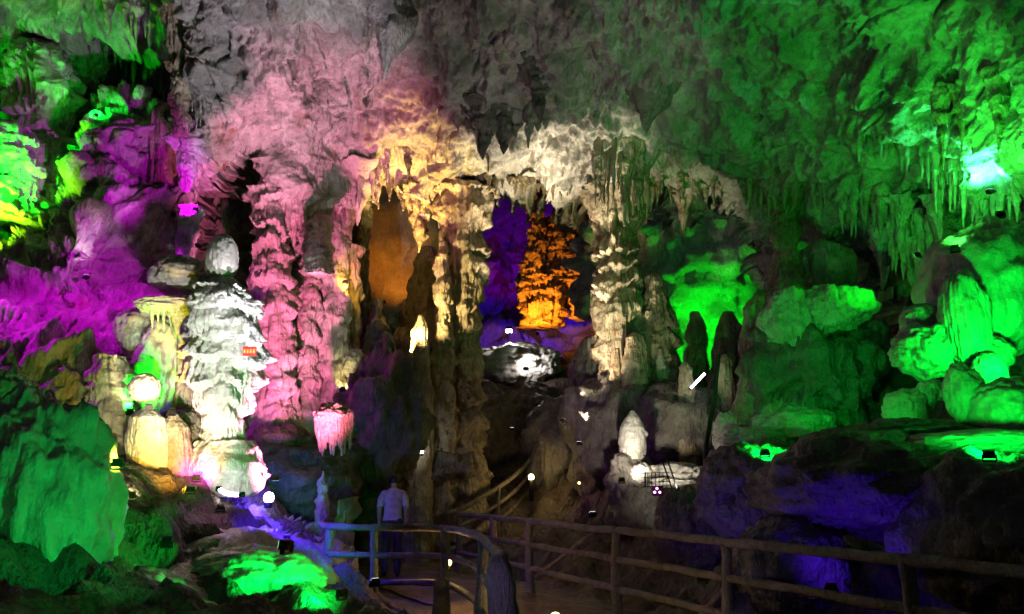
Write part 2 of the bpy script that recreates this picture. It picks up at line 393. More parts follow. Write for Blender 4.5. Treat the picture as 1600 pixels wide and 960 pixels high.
VP = [(260, -1200), (2600, -1200), (2600, 700), (1640, 700), (1610, 350), (1560, 345), (1510, 362), (1488, 400), (1482, 470), (1448, 468), (1425, 455), (1398, 440), (1375, 430), (1352, 392), (1322, 372), (1288, 360), (1262, 345),
      (1242, 330), (1214, 330), (1206, 470), (1192, 455), (1186, 402), (1160, 330), (1118, 296), (1096, 300), (1084, 318), (1068, 338), (1055, 300), (1020, 288), (990, 292), (985, 372), (938, 372), (930, 345), (905, 327), (866, 320), (853, 306), (800, 303),
      (760, 308), (746, 318), (744, 390), (712, 392), (700, 368), (688, 318), (672, 318), (656, 380), (643, 320), (638, 278), (588, 282), (566, 312), (548, 318), (524, 338), (518, 400), (432, 404), (418, 380), (408, 300), (400, 246), (382, 238),
      (346, 262), (322, 292), (312, 330), (296, 350), (276, 330), (278, 250), (287, 200), (292, 150), (300, 112), (318, 92), (319, 42), (308, 0), (300, -100), (285, -400)]
relief('cave_vault', us, vs, VAULT, VP, M_WALL, drip=(46, 17), label='broad limestone vault hanging over the openings and sweeping to the green wall', kind='structure', seed=1)
# far-left wall and ceiling
us = np.concatenate([np.linspace(-1500, -30, 60), fine(-25, 420, 2.6)]); vs = np.concatenate([np.linspace(-900, -30, 40), fine(-25, 560, 2.6)])
relief('cave_wall', us, vs, [(300, 0, 17), (300, 200, 20.5), (300, 450, 20), (150, 0, 15.5), (150, 160, 19), (0, 0, 15), (0, 180, 17.2), (0, 340, 16.4), (90, 120, 17.2), (-300, 0, 11), (-300, 300, 12), (-900, 200, 6), (420, 0, 18.5), (420, 300, 21), (-300, -500, 7), (200, -500, 9), (400, -500, 10), (-1400, 0, 4), (-1400, 500, 4), (0, 550, 16)],
       None, M_WALL, amp=(.8, .5, .22, .06), rim=None, seed=3, label='fluted green lit wall in the upper left recess', kind='structure')
# slope of rock in front of it, purple in the lamps
us = np.concatenate([np.linspace(-900, -30, 40), fine(-25, 310, 2.4)]); vs = fine(120, 780, 2.6)
relief('cave_wall', us, vs, [(0, 360, 14), (100, 300, 14.4), (200, 160, 15.6), (260, 300, 15.8), (290, 450, 15), (150, 450, 13.4), (0, 500, 12), (0, 700, 9.5), (150, 640, 11.5), (290, 650, 13.2), (-400, 450, 9), (-400, 750, 7), (-900, 600, 5), (290, 780, 12.5), (110, 350, 13.3)],
       [(-950, 800), (-950, 470), (-400, 420), (0, 352), (60, 325), (104, 292), (128, 240), (135, 215), (127, 168), (160, 162), (186, 140), (222, 143), (242, 165), (250, 230), (262, 285), (292, 330), (304, 460), (304, 800)],
       M_WALL, amp=(.6, .42, .16, .05), jit=9, drip=(0, 20), seed=5, label='steep rocky slope glowing purple below the green recess', kind='structure')
# walls of the farther chamber, seen through the openings
us = fine(180, 1500, 5.0); vs = fine(120, 760, 5.0)
relief('back_wall', us, vs, [(180, 300, 25), (450, 300, 26), (700, 200, 31), (780, 350, 38), (800, 500, 38), (900, 350, 34), (940, 420, 31), (1000, 420, 27), (1200, 420, 23), (1300, 450, 19), (1480, 450, 16), (600, 600, 27), (1000, 650, 30), (200, 650, 24), (1450, 700, 17)],
       None, M_WALL, amp=(1.2, .7, .2, .08), rim=None, seed=8, label='far rock wall of the chamber beyond the openings, deep blue', kind='structure')

# ------------------------------------------------------------------ columns and stalagmites (one object each)
G_PINK = 'pink lit columns on the left of the arch'
G_BACK = 'small stalagmites behind the right column'
G_STAL = 'stalactites under the vault'
# --- the two big columns of the arch
shaft('stone_column', 722, 760, 300, 17.4, [(0, 66), (.12, 56), (.35, 48), (.55, 52), (.75, 58), (.9, 72), (1, 96)], M_TAN, 'tall knobbly column at the left side of the arch, yellow above and purple below', 'column', tiers=15, tamp=.40, flute=.16, lump=.20, fk=14, seed=1.1, nh=260, nseg=110, hang=1, stand=True)
shaft('stone_column', 692, 700, 378, 17.1, [(0, 44), (.3, 32), (.6, 24), (.85, 20), (1, 12)], M_TAN, 'slimmer yellow column fused against the left arch column', 'column', tiers=11, tamp=.45, flute=.16, lump=.22, fk=10, seed=2.2, nh=170, stand=True)
shaft('stone_column', 966, 640, 300, 17.0, [(0, 88), (.12, 78), (.3, 68), (.5, 64), (.68, 54), (.8, 58), (.92, 80), (1, 110)], M_TAN, 'massive beige layered column at the right side of the arch', 'column', tiers=9, tamp=.46, flute=.16, lump=.14, fk=14, seed=3.1, nh=260, nseg=120, hang=1, stand=True)
shaft('stone_column', 1022, 602, 424, 16.9, [(0, 62), (.25, 58), (.5, 54), (.75, 40), (.93, 26), (1, 8)], M_TAN, 'beige tiered stalagmite standing against the massive right column', 'stalagmite', tiers=9, tamp=.40, flute=.16, lump=.14, fk=13, seed=4.3, nh=170, nseg=90, stand=True)
shaft('stalagmite', 962, 604, 545, 16.3, [(0, 22), (.5, 16), (1, 10)], M_TAN, 'short finger of stone at the foot of the massive right column', 'stalagmite', tiers=2, seed=4.9, nseg=40, stand=True)
shaft('stalagmite', 990, 606, 520, 16.2, [(0, 40), (.5, 34), (.9, 24), (1, 8)], M_TAN, 'stout beige stub in front of the massive right column', 'stalagmite', tiers=5, tamp=.2, seed=5.1, nseg=60, stand=True)
shaft('stalagmite', 1032, 604, 545, 16.4, [(0, 20), (.6, 15), (1, 6)], M_PALE, 'pale curved finger beside the tiered stalagmite', 'stalagmite', tiers=2, seed=5.6, nseg=40, bend=.6, stand=True)
# --- pillar behind right: a dark brown hanging one over pale tiers
shaft('stone_column', 1226, 480, 300, 13.6, [(0, 52), (.15, 46), (.35, 40), (.45, 34), (.6, 40), (.8, 36), (1, 60)], M_TAN, 'pale green fluted column standing left of the dark hollow', 'column', tiers=4, tamp=.26, flute=.22, lump=.12, fk=18, seed=6.2, nh=170, nseg=100, hang=1)
shaft('stalagmite', 1188, 640, 458, 13.8, [(0, 70), (.3, 64), (.6, 54), (.85, 38), (1, 12)], M_TAN, 'broad brown fluted stalagmite below the green column', 'stalagmite', tiers=4, tamp=.22, flute=.18, fk=16, seed=7.5, nh=120, nseg=90, stand=True)
for px, yb, yt, Y, w, lab in [(1086, 590, 488, 18.5, 34, 'dim narrow stump in front of the green opening'), (1136, 620, 488, 17.8, 52, 'dim thick stump in front of the green opening'),
                               (1133, 625, 555, 15.6, 30, 'low brown stump left of the broad fluted stalagmite'), (1070, 600, 566, 15.2, 22, 'tiny pale knobbed stalagmite beside the glowing tube lamp'), (1208, 640, 560, 13.0, 44, 'rust brown stub under the green flowstone cap')]:
    shaft('stalagmite', px, yb, yt, Y, [(0, w), (.4, w * .86), (.8, w * .7), (1, w * .3)], M_TAN, lab, 'stalagmite', group=G_BACK, stand=True, tiers=3, tamp=.25, flute=.14, seed=px * .01, nseg=56)
lumpstone('rock_mass', 1275, 575, 13.3, 180, 190, M_DARK, 'dim rusty rock bearing the green flowstone domes', 'rock', lump=.34, flute=.08, fk=18, seed=1.1)
# --- green caps of flowstone right of the pale column
lumpstone('flowstone_dome', 1245, 502, 12.6, 92, 92, M_PALE, 'green drooping flowstone cap in front of the pale fluted column', 'flowstone', flute=.12, fk=22, lump=.2, seed=1.5, dep=.8)
lumpstone('flowstone_dome', 1305, 482, 12.4, 100, 66, M_PALE, 'wide green fringed flowstone cap jutting towards the dark hollow', 'flowstone', flute=.16, fk=26, lump=.24, seed=2.5, dep=.8)
lumpstone('flowstone_dome', 1290, 420, 14.4, 84, 80, M_SMOOTH, 'dim ribbed teal dome behind the green fringed caps', 'flowstone', flute=.10, fk=24, lump=.14, seed=3.5)
# --- pink columns
pk = dict(flute=.18, lump=.20, fk=12, nseg=84)
shaft('stone_column', 428, 690, 300, 13.9, [(0, 84), (.1, 74), (.3, 62), (.5, 66), (.65, 56), (.8, 48), (1, 64)], M_PALE, 'broad pink column of dripping tiers right of the white figure', 'column', group=G_PINK, tiers=10, tamp=.46, seed=8.1, nh=220, **pk, hang=1, stand=True)
shaft('stone_column', 484, 672, 376, 13.9, [(0, 56), (.2, 34), (.4, 30), (.6, 36), (.8, 34), (1, 30)], M_PALE, 'slim pink column with ringed knobs between the broad pink ones', 'column', group=G_PINK, tiers=13, tamp=.32, seed=9.1, nh=200, **pk, hang=1, stand=True)
shaft('stone_column', 526, 640, 330, 14.1, [(0, 54), (.2, 54), (.45, 48), (.6, 38), (.75, 40), (1, 60)], M_PALE, 'pink column nearest the yellow openings', 'column', group=G_PINK, tiers=8, tamp=.46, seed=10.1, nh=200, **pk, hang=1, stand=True)
shaft('stone_column', 498, 430, 330, 13.9, [(0, 30), (.3, 46), (.7, 38), (1, 30)], M_PALE, 'pink knotted stone hanging above the slim ringed column', 'stalactite', group=G_PINK, tiers=3, tamp=.4, seed=11.1, **pk, hang=1)
t = empty('stone_drape', P(522, 700, 12.8), label='small pink fringed drape low between the pink columns and the path', cat='flowstone')
lumpstone('cap', 521, 646, 12.8, 46, 30, M_TAN, None, None, parent=t, lump=.28, flute=.12, fk=14, seed=12.1)
for k in range(13): shaft('strand', 496 + k * 4.2, 686 + 28 * abs(math.sin(k * 2.3)), 640, 12.8 - .16 * math.sin(k * .26), [(0, 2), (.25, 7), (.6, 11), (.9, 13), (1, 6)], M_TAN, None, None, parent=t, seed=12.2 + k, nseg=16, nh=30, lump=.25)
shaft('stalagmite', 505, 780, 736, 12.8, [(0, 18), (.6, 10), (1, 2)], M_PALE, 'little pink pointed stalagmite beside the blue lit slope', 'stalagmite', tiers=2, lump=.3, seed=12.9, nseg=36, stand=True)
lumpstone('boulder', 596, 660, 15.4, 120, 200, M_DARK, 'dim purple boulder at the foot of the pink columns', 'boulder', lump=.34, seed=13.1)
# --- the white figure-like stalagmite
t = empty('figure_stalagmite', P(348, 760, 11), label='white stalagmite like a robed figure with a round head above blue lamps', cat='stalagmite')
shaft('pedestal', 352, 775, 690, 11.0, [(0, 92), (.3, 108), (.6, 112), (.85, 92), (1, 74)], M_WHITE, None, None, parent=t, tiers=2, tamp=.2, flute=.08, lump=.16, seed=14.1)
shaft('robe', 348, 705, 452, 11.0, [(0, 56), (.12, 52), (.25, 64), (.36, 92), (.52, 100), (.68, 98), (.80, 88), (.92, 86), (1, 64)], M_WHITE, None, None, parent=t, tiers=7, tamp=.36, flute=.20, lump=.13, fk=18, seed=15.9, nh=220, nseg=110)
shaft('shoulders', 352, 492, 436, 11.0, [(0, 92), (.35, 94), (.7, 66), (1, 32)], M_WHITE, None, None, parent=t, tiers=2, tamp=.16, flute=.12, lump=.10, seed=16.1)
lumpstone('head', 347, 406, 11.0, 50, 84, M_SMOOTH, None, None, parent=t, lump=.06, seed=17.1)
# plaque on it
# --- small striped pillar behind the figure
shaft('stone_column', 296, 425, 325, 13.4, [(0, 30), (.5, 28), (1, 34)], M_WHITE, 'small black and white banded pillar above the green mushroom shelf', 'column', tiers=6, tamp=.5, flute=.1, lump=.2, seed=18.1, stand=True)
# --- green and yellow cluster left of the figure
lumpstone('flowstone_dome', 287, 434, 11.9, 92, 60, M_SMOOTH, 'dark green rounded cap behind the figure shoulder', 'flowstone', lump=.18, seed=19.1, flute=.06)
t = empty('mushroom_shelf', P(290, 640, 11.6), label='golden mushroom shelf of flowstone with dripping strands', cat='flowstone')
lumpstone('cap', 268, 478, 11.6, 110, 26, M_PALE, None, None, parent=t, lump=.18, seed=20.1, dep=.7)
shaft('stem', 292, 640, 484, 11.6, [(0, 30), (.3, 26), (.7, 30), (.92, 46), (1, 64)], M_TAN, None, None, parent=t, tiers=0, flute=.35, fk=16, lump=.1, seed=20.5, sq=.7)
for k, (px, l) in enumerate([(238, 30), (247, 20), (256, 34), (266, 24), (312, 60), (302, 48)]):
    shaft('drip', px, 484 + l, 480, 11.5, [(0, 1), (.5, 5), (1, 9)], M_PALE, None, None, parent=t, seed=21 + k, nseg=14, nh=24)
lumpstone('boulder', 222, 520, 12.1, 76, 80, M_SMOOTH, 'green rounded boulder under the golden mushroom shelf', 'boulder', lump=.2, seed=22.1, flute=.08)
lumpstone('boulder', 250, 575, 11.9, 70, 130, M_SMOOTH, 'tall green mass behind the glowing round stone', 'boulder', lump=.2, seed=22.7, flute=.08)
shaft('stalagmite', 172, 712, 556, 11.2, [(0, 74), (.3, 62), (.6, 52), (.8, 58), (1, 34)], M_PALE, 'yellow green dripping column left of the glowing stones', 'stalagmite', tiers=4, tamp=.3, flute=.24, fk=12, lump=.2, seed=23.1, stand=True)
lumpstone('round_stone', 226, 606, 10.9, 46, 46, M_PALE, 'round stone glowing warm white above the barrel stalagmite', 'stone', lump=.07, seed=24.1)
shaft('stalagmite', 231, 756, 640, 10.5, [(0, 46), (.3, 56), (.65, 60), (.88, 50), (1, 18)], M_WHITE, 'barrel shaped stalagmite lit glaring white', 'stalagmite', tiers=0, flute=.10, fk=12, lump=.06, seed=25.1, stand=True)
shaft('stalagmite', 272, 758, 648, 10.7, [(0, 44), (.4, 48), (.8, 40), (1, 12)], M_TAN, 'golden barrel stalagmite leaning on the white one', 'stalagmite', tiers=0, flute=.14, fk=12, lump=.06, seed=26.1, stand=True)
lumpstone('boulder', 300, 690, 11.3, 70, 90, M_DARK, 'small dark green boulder between barrel stalagmites and figure', 'boulder', lump=.2, seed=26.6)
# --- upper left: cascades in the green recess
shaft('flowstone_cascade', 62, 215, 62, 16.0, [(0, 60), (.25, 88), (.6, 96), (.85, 70), (1, 20)], M_PALE, 'green curtain cascade high on the left with hanging strands', 'flowstone', hang=3, tiers=3, tamp=.3, flute=.30, fk=18, lump=.18, seed=27.1)
shaft('flowstone_cascade', 20, 345, 190, 15.0, [(0, 66), (.3, 72), (.7, 80), (.9, 56), (1, 16)], M_PALE, 'yellow green bulging cascade at the left edge above the purple slope', 'flowstone', tiers=4, tamp=.32, flute=.24, fk=12, lump=.24, seed=28.1)
shaft('flowstone_cascade', 82, 330, 200, 15.8, [(0, 50), (.4, 60), (.8, 46), (1, 14)], M_PALE, 'green cascade with loops beside the purple ridge', 'flowstone', tiers=3, tamp=.32, flute=.30, fk=12, lump=.24, seed=29.1)
lumpstone('flowstone_dome', 130, 92, 17.5, 72, 62, M_SMOOTH, 'dim green ribbed dome hanging in the upper left recess', 'flowstone', flute=.12, fk=24, lump=.12, seed=30.1)
shaft('stone_column', 258, 292, 165, 15.6, [(0, 40), (.5, 38), (.9, 34), (1, 20)], M_TAN, 'dark green organ pipe column beside the pink vault', 'column', tiers=0, flute=.24, fk=20, lump=.08, seed=31.1)
shaft('stone_column', 284, 215, 20, 14.4, [(0, 20), (.3, 28), (.6, 34), (.85, 44), (1, 60)], M_TAN, 'olive brown column hanging at the left rim of the vault', 'stalactite', tiers=4, tamp=.3, flute=.2, lump=.2, seed=32.1, hang=1)
shaft('stone_column', 292, 300, 190, 14.2, [(0, 12), (.3, 26), (.7, 30), (1, 42)], M_PALE, 'pale fluted pendant over the small banded pillar', 'stalactite', tiers=1, flute=.26, fk=10, seed=33.1, hang=1)
# --- openings left of the arch
shaft('stone_column', 546, 600, 385, 16.5, [(0, 40), (.3, 34), (.5, 40), (.75, 30), (1, 36)], M_TAN, 'stack of orange stones between pink column and dark pillar', 'column', tiers=5, tamp=.4, lump=.16, seed=34.1, hang=1, stand=True)
lumpstone('round_stone', 553, 574, 15.6, 44, 54, M_PALE, 'brilliant yellow stone at the foot of the orange stack', 'stone', lump=.16, seed=35.1)
shaft('stone_column', 566, 520, 320, 18.5, [(0, 30), (.4, 24), (.7, 26), (1, 32)], M_DARK, 'dark knobbly pillar before the orange wall', 'column', tiers=9, tamp=.4, lump=.2, seed=36.1, hang=1, stand=True)
shaft('stone_column', 606, 545, 470, 18.2, [(0, 30), (.5, 22), (1, 14)], M_TAN, 'yellow crusted stub below the orange wall', 'stalagmite', tiers=5, tamp=.5, lump=.25, seed=37.1, top_px=590, stand=True)
shaft('stone_column', 668, 520, 388, 19.5, [(0, 70), (.4, 62), (.8, 46), (1, 24)], M_DARK, 'black silhouetted rock in front of the orange wall', 'rock', tiers=3, lump=.2, seed=38.1, stand=True)
shaft('stalagmite', 657, 660, 492, 16.6, [(0, 40), (.5, 34), (.85, 24), (1, 5)], M_TAN, 'golden pointed stalagmite left of the arch column', 'stalagmite', tiers=4, tamp=.14, flute=.12, seed=39.1, stand=True)
shaft('stalagmite', 590, 600, 500, 16.2, [(0, 52), (.5, 46), (.85, 30), (1, 8)], M_DARK, 'dark greyish stalagmite right of the brilliant yellow stone', 'stalagmite', tiers=2, flute=.14, seed=40.1, stand=True)
V, Q = boulder(P(575, 350, 23.8), (2.6, .8, 3.2), lump=.16, flute=.03, seed=41.1, freq=2.4); put('rock_mass', V, Q, M_PALE, label='orange lit rock face seen through the yellow opening', cat='rock')
# --- chamber beyond the arch
t = empty('flame_formation', P(850, 505, 29), label='orange flame-like cluster of stone beyond the arch', cat='rock formation')
shaft('spire', 838, 512, 285, 29.3, [(0, 46), (.2, 38), (.5, 26), (.8, 18), (1, 14)], M_TAN, None, None, parent=t, tiers=12, tamp=.5, lump=.3, flute=.2, seed=42.1, nh=200)
for k, (px, b_, t_, w) in enumerate([(858, 512, 420, 44), (872, 470, 350, 36), (884, 440, 335, 30), (822, 480, 400, 24), (896, 480, 380, 30), (866, 400, 330, 30), (912, 500, 440, 34)]):
    shaft('crest', px, b_, t_, 29.2 + .35 * (k % 3), [(0, w * .8), (.3, w), (.6, w * .9), (.85, w * .6), (1, w * .2)], M_TAN, None, None, parent=t, tiers=5, tamp=.5, lump=.35, flute=.2, fk=12, seed=43 + k * 1.3, nseg=60)
lumpstone('rock_mass', 905, 400, 31, 100, 170, M_DARK, 'dark brown cliff right of the orange flame formation', 'rock', lump=.25, seed=50.1, freq=1.5)
lumpstone('ledge_rock', 800, 572, 24.5, 130, 62, M_PALE, 'white lit ledge below the arch with two lamps', 'rock', lump=.25, flute=.06, seed=51.1)
lumpstone('ledge_rock', 840, 566, 24.0, 60, 40, M_WHITE, 'smaller bright stone at the end of the white ledge', 'rock', lump=.3, flute=.12, fk=14, seed=51.7)
# --- green chamber right of the column
V, Q = boulder(P(1105, 432, 21.6), (2.5, 1.0, 2.0), lump=.42, flute=.20, fk=22, seed=52.1, freq=1.7, nseg=140, nh=80); put('rock_mass', V, Q, M_PALE, label='brilliant green rock beyond the opening right of the arch', cat='rock')
V, Q = boulder(P(1035, 410, 22.5), (1.3, .8, 1.5), lump=.42, flute=.2, fk=16, seed=53.1); put('rock_mass', V, Q, M_PALE, label='green crag with hanging points behind the tiered stalagmite', cat='rock')
# --- pedestal rocks in the middle and right
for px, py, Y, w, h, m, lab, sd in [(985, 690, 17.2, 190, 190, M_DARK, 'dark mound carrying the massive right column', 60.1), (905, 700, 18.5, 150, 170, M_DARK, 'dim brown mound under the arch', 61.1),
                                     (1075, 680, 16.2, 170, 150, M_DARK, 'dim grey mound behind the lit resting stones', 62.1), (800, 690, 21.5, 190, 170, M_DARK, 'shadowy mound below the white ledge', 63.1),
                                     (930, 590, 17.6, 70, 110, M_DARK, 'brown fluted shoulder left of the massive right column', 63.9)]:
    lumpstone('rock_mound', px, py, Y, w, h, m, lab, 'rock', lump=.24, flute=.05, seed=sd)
# face-like stalagmite
t = empty('face_stalagmite', P(988, 722, 14.6), label='white lit stalagmite shaped like a face in profile', cat='stalagmite')
shaft('head', 988, 718, 642, 14.6, [(0, 36), (.15, 38), (.4, 40), (.65, 36), (.85, 24), (1, 6)], M_WHITE, None, None, parent=t, tiers=4, tamp=.09, flute=.03, lump=.05, seed=64.1)
lumpstone('nose', 1004, 678, 14.55, 16, 14, M_WHITE, None, None, parent=t, lump=.08, seed=64.4, nseg=40, nh=24)
lumpstone('chin', 1000, 700, 14.55, 16, 18, M_WHITE, None, None, parent=t, lump=.08, seed=64.5, nseg=40, nh=24)
shaft('pedestal', 990, 775, 712, 14.7, [(0, 70), (.6, 56), (1, 40)], M_DARK, None, None, parent=t, stand=True, lump=.3, tiers=3, seed=64.7)
for px, py, w, h, lab, sd in [(1052, 738, 70, 26, 'long pale slab leaning among the lit stones', 65.1), (1004, 742, 34, 30, 'yellowish stone behind the wire fence', 65.7), (1040, 752, 80, 16, 'flat white stone in front of the leaning slab', 66.1),
                               (1135, 712, 34, 26, 'pale pitted stone below the dark cable', 66.7), (1128, 690, 26, 30, 'pale knob above the pitted stone', 67.1), (1095, 740, 50, 18, 'small flat stone beside the dark cable', 67.7), (1140, 670, 44, 50, 'brown pitted rock right of the dark cable', 68.2)]:
    lumpstone('stone', px, py, 14.0, w, h, M_PALE, lab, 'stone', group='lit stones by the dark cable', lump=.28, seed=sd, nseg=56, nh=36)
# --- right: green mounds and blue boulders
for px, py, Y, w, h, m, lab, sd, fl in [
    (1545, 455, 9.6, 190, 210, M_SMOOTH, 'huge bright green dome at the right edge under the hot spot', 70.1, .03), (1508, 500, 8.9, 66, 150, M_SMOOTH, 'grey green fluted flank hanging left of the huge dome', 71.1, .10),
    (1440, 505, 9.4, 60, 60, M_SMOOTH, 'dim rounded stone above the dark niche', 72.1, .04), (1445, 550, 9.2, 92, 80, M_PALE, 'green lit broad knob left of the tall pillar stone', 73.1, .06), (1410, 555, 9.1, 36, 34, M_PALE, 'small green nub at the left of the broad knob', 73.9, 0),
    (1506, 615, 8.2, 54, 92, M_SMOOTH, 'upright pillar stone glowing green', 74.1, .03), (1546, 582, 8.6, 50, 60, M_SMOOTH, 'green egg shaped stone behind the pillar stone', 75.1, 0), (1575, 640, 8.0, 110, 92, M_SMOOTH, 'big green boulder at the right edge', 76.1, 0),
    (1540, 555, 9.0, 80, 60, M_SMOOTH, 'bluish green hump behind the egg shaped stone', 76.6, 0), (1455, 620, 8.6, 44, 50, M_PALE, 'dim green stone in the niche left of the pillar stone', 77.1, .08), (1420, 640, 8.9, 70, 60, M_SMOOTH, 'shadowed green stone at the niche edge', 77.6, .06),
    (1330, 600, 9.6, 80, 34, M_SMOOTH, 'thin teal slab lying in the gloom', 78.1, 0), (1240, 660, 9.8, 110, 60, M_PALE, 'green sloping rock with scalloped edge', 79.1, .08), (1180, 690, 10.2, 90, 40, M_PALE, 'low green rock at the start of the scalloped slope', 79.8, .06), (1520, 695, 7.9, 200, 44, M_SMOOTH, 'bright green ledge under the pillar stone', 80.1, 0),
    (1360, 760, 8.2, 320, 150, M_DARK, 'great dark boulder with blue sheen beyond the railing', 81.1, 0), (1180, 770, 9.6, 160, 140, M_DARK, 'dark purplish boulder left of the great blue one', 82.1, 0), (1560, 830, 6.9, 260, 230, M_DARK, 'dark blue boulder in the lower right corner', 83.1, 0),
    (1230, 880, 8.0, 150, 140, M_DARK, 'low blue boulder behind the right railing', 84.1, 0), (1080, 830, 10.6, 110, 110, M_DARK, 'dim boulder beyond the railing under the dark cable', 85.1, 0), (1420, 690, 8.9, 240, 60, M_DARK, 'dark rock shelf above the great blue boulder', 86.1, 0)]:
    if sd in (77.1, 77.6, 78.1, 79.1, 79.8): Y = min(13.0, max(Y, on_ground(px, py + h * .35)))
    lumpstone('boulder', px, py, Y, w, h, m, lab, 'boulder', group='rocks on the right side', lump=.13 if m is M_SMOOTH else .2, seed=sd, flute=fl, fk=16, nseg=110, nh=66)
# --- left foreground
us = fine(-420, 620, 3.0); vs = fine(660, 1130, 3.0)
relief('rock_bank', us, vs, [(130, 705, 9.8), (250, 745, 10.0), (330, 775, 10.1), (420, 800, 10.0), (500, 850, 9.8), (150, 800, 8.4), (270, 835, 9.3), (330, 820, 9.2), (400, 850, 8.5), (480, 900, 8.6), (130, 880, 7.2), (250, 900, 7.9), (340, 905, 7.9), (420, 930, 7.7), (540, 980, 8.3),
                             (60, 960, 5.8), (200, 960, 6.4), (330, 985, 6.9), (430, 1010, 7.0), (0, 860, 6.2), (-200, 900, 4.6), (-400, 1000, 3.5), (100, 1130, 4.4), (400, 1130, 5.4), (600, 1130, 6.6), (0, 700, 9), (-300, 700, 7)],
       [(-400, 700), (0, 690), (130, 692), (200, 715), (260, 742), (330, 772), (400, 792), (470, 820), (520, 865), (548, 930), (575, 1000), (620, 1120), (-400, 1120)], M_SMOOTH, amp=(.26, .06, .04, .015), jit=2, lip=(1.6, 40), rim=(.3, .8), seed=12,
       label='rolling green rock bank on the left below the glowing stalagmites', kind='structure')
for px, py, Y, w, h, m, lab, sd, fl, lp in [
    (40, 800, 6.6, 220, 330, M_SMOOTH, 'tall smooth green mound in the lower left corner', 90.1, .07, .22), (118, 775, 6.9, 66, 150, M_SMOOTH, 'green rounded flank right of the tall mound', 91.1, .07, .22), 
    (-10, 620, 7.6, 100, 80, M_SMOOTH, 'green bump peeking above the tall mound at the left edge', 92.7, 0, .15), (395, 905, 8.2, 190, 90, M_SMOOTH, 'bright green boulder below the blue lamp', 93.1, 0, .14), 
    ]:
    lumpstone('boulder', px, py, Y, w, h, m, lab, 'boulder', group='rocks on the left slope', lump=lp, seed=sd, flute=fl, fk=10, nseg=120, nh=72)

# ------------------------------------------------------------------ stalactites
rs = random.Random(5)
def stal(px, py, l, w, Y, m, lab, group=G_STAL, k=0, key=1):
    Y = surf_Y(key, px, py) - .1; r = max(0, l * .35)
    shaft('stalactite', px, py + l, py - r, Y, [(0, 1.5), (.2, w * .3), (.5, w * .62), (.75, w * 1.0), (1, w * 1.9)], m, lab, 'stalactite', group=group, hang=key, tiers=0, flute=.26, fk=7, lump=.3, seed=k + px * .013, nseg=28, nh=50, bend=.4)
for k, (px, py, l, w, Y) in enumerate([(172, 0, 60, 18, 15.4), (195, 0, 46, 20, 15.2), (216, 0, 74, 22, 15.0), (238, 0, 82, 24, 14.8), (255, 0, 64, 22, 14.6), (205, 0, 58, 14, 15.6), (228, 0, 60, 16, 15.3)]):
    stal(px, py, l, w, Y, M_PALE, {172: 'leftmost', 195: 'second from left', 205: 'third from left', 216: 'fourth from left', 228: 'fifth from left', 238: 'sixth from left', 255: 'rightmost'}[px] + ' stalactite in the row along the upper left edge', 'stalactites at the upper left edge', k, 3)
for px, py, l, w, Y, m, lab in [
    (640, 238, 48, 15, 16.0, M_DARK, 'dark slender stalactite against the yellow rock'), (656, 320, 76, 34, 17.0, M_TAN, 'yellow blade stalactite between the orange openings'), (763, 228, 42, 10, 15.4, M_TAN, 'thin stalactite above the arch top'),
    (560, 285, 66, 34, 14.6, M_PALE, 'pink drooping stalactite at the yellow edge'), (590, 255, 60, 20, 15.0, M_PALE, 'slim pink stalactite at the yellow edge'), (460, 330, 60, 22, 14.4, M_PALE, 'pink stalactite over the slim ringed column'),
    (548, 330, 50, 18, 15.2, M_TAN, 'orange stalactite beside the pink drooping one'), (1072, 310, 62, 26, 16.2, M_TAN, 'grey drooping stalactite in front of the green opening'), (1018, 285, 46, 20, 16.4, M_TAN, 'grey blunt stalactite left of the green opening'),
    (950, 230, 90, 26, 15.6, M_TAN, 'tan stalactite on the curtain over the right column'), (975, 235, 120, 30, 15.6, M_TAN, 'long tan stalactite on the curtain over the right column'), (996, 240, 90, 24, 15.6, M_TAN, 'slender tan stalactite on the curtain right end'), (935, 225, 70, 22, 15.8, M_TAN, 'short tan stalactite on the curtain left end'),
    (790, 195, 46, 40, 14.2, M_DARK, 'dark stub hanging above the arch'), (755, 190, 60, 46, 14.0, M_DARK, 'dark broad pendant above the left of the arch'), (840, 120, 76, 44, 13.4, M_DARK, 'dark hanging block under the ceiling centre'), (1014, 160, 46, 60, 14.2, M_DARK, 'dark square fringed block over the right column'),
    (600, 20, 110, 90, 13.0, M_WALL, 'large dim pendant at the top of the vault'), (1562, 145, 95, 30, 9.4, M_TAN, 'green stalactite above the hot spot'), (1478, 170, 95, 26, 10.2, M_TAN, 'shaded stalactite left of the hot spot'), (1500, 160, 80, 20, 10.1, M_TAN, 'thin shaded stalactite left of the hot spot'),
    (1408, 330, 60, 26, 12.0, M_PALE, 'green pointed stalactite above the dark hollow'), (1462, 325, 56, 26, 11.2, M_PALE, 'bright green tooth under the hot spot'), (1430, 400, 60, 40, 12.0, M_PALE, 'green drape end over the dark hollow'), (1385, 385, 70, 34, 12.4, M_PALE, 'green drape tip beside the dark hollow'), (1455, 410, 70, 30, 11.6, M_PALE, 'long thin green stalactite reaching the shadowed niche')]:
    stal(px, py, l, w, Y, m, lab)
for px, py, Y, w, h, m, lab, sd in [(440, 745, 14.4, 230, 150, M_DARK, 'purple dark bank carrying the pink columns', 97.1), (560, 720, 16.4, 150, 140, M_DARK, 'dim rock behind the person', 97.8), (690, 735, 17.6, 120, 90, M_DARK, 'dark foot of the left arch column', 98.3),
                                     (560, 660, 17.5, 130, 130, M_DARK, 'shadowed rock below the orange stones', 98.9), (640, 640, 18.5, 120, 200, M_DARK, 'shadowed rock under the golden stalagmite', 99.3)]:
    lumpstone('rock_mound', px, py, Y, w, h, m, lab, 'rock', lump=.24, seed=sd)

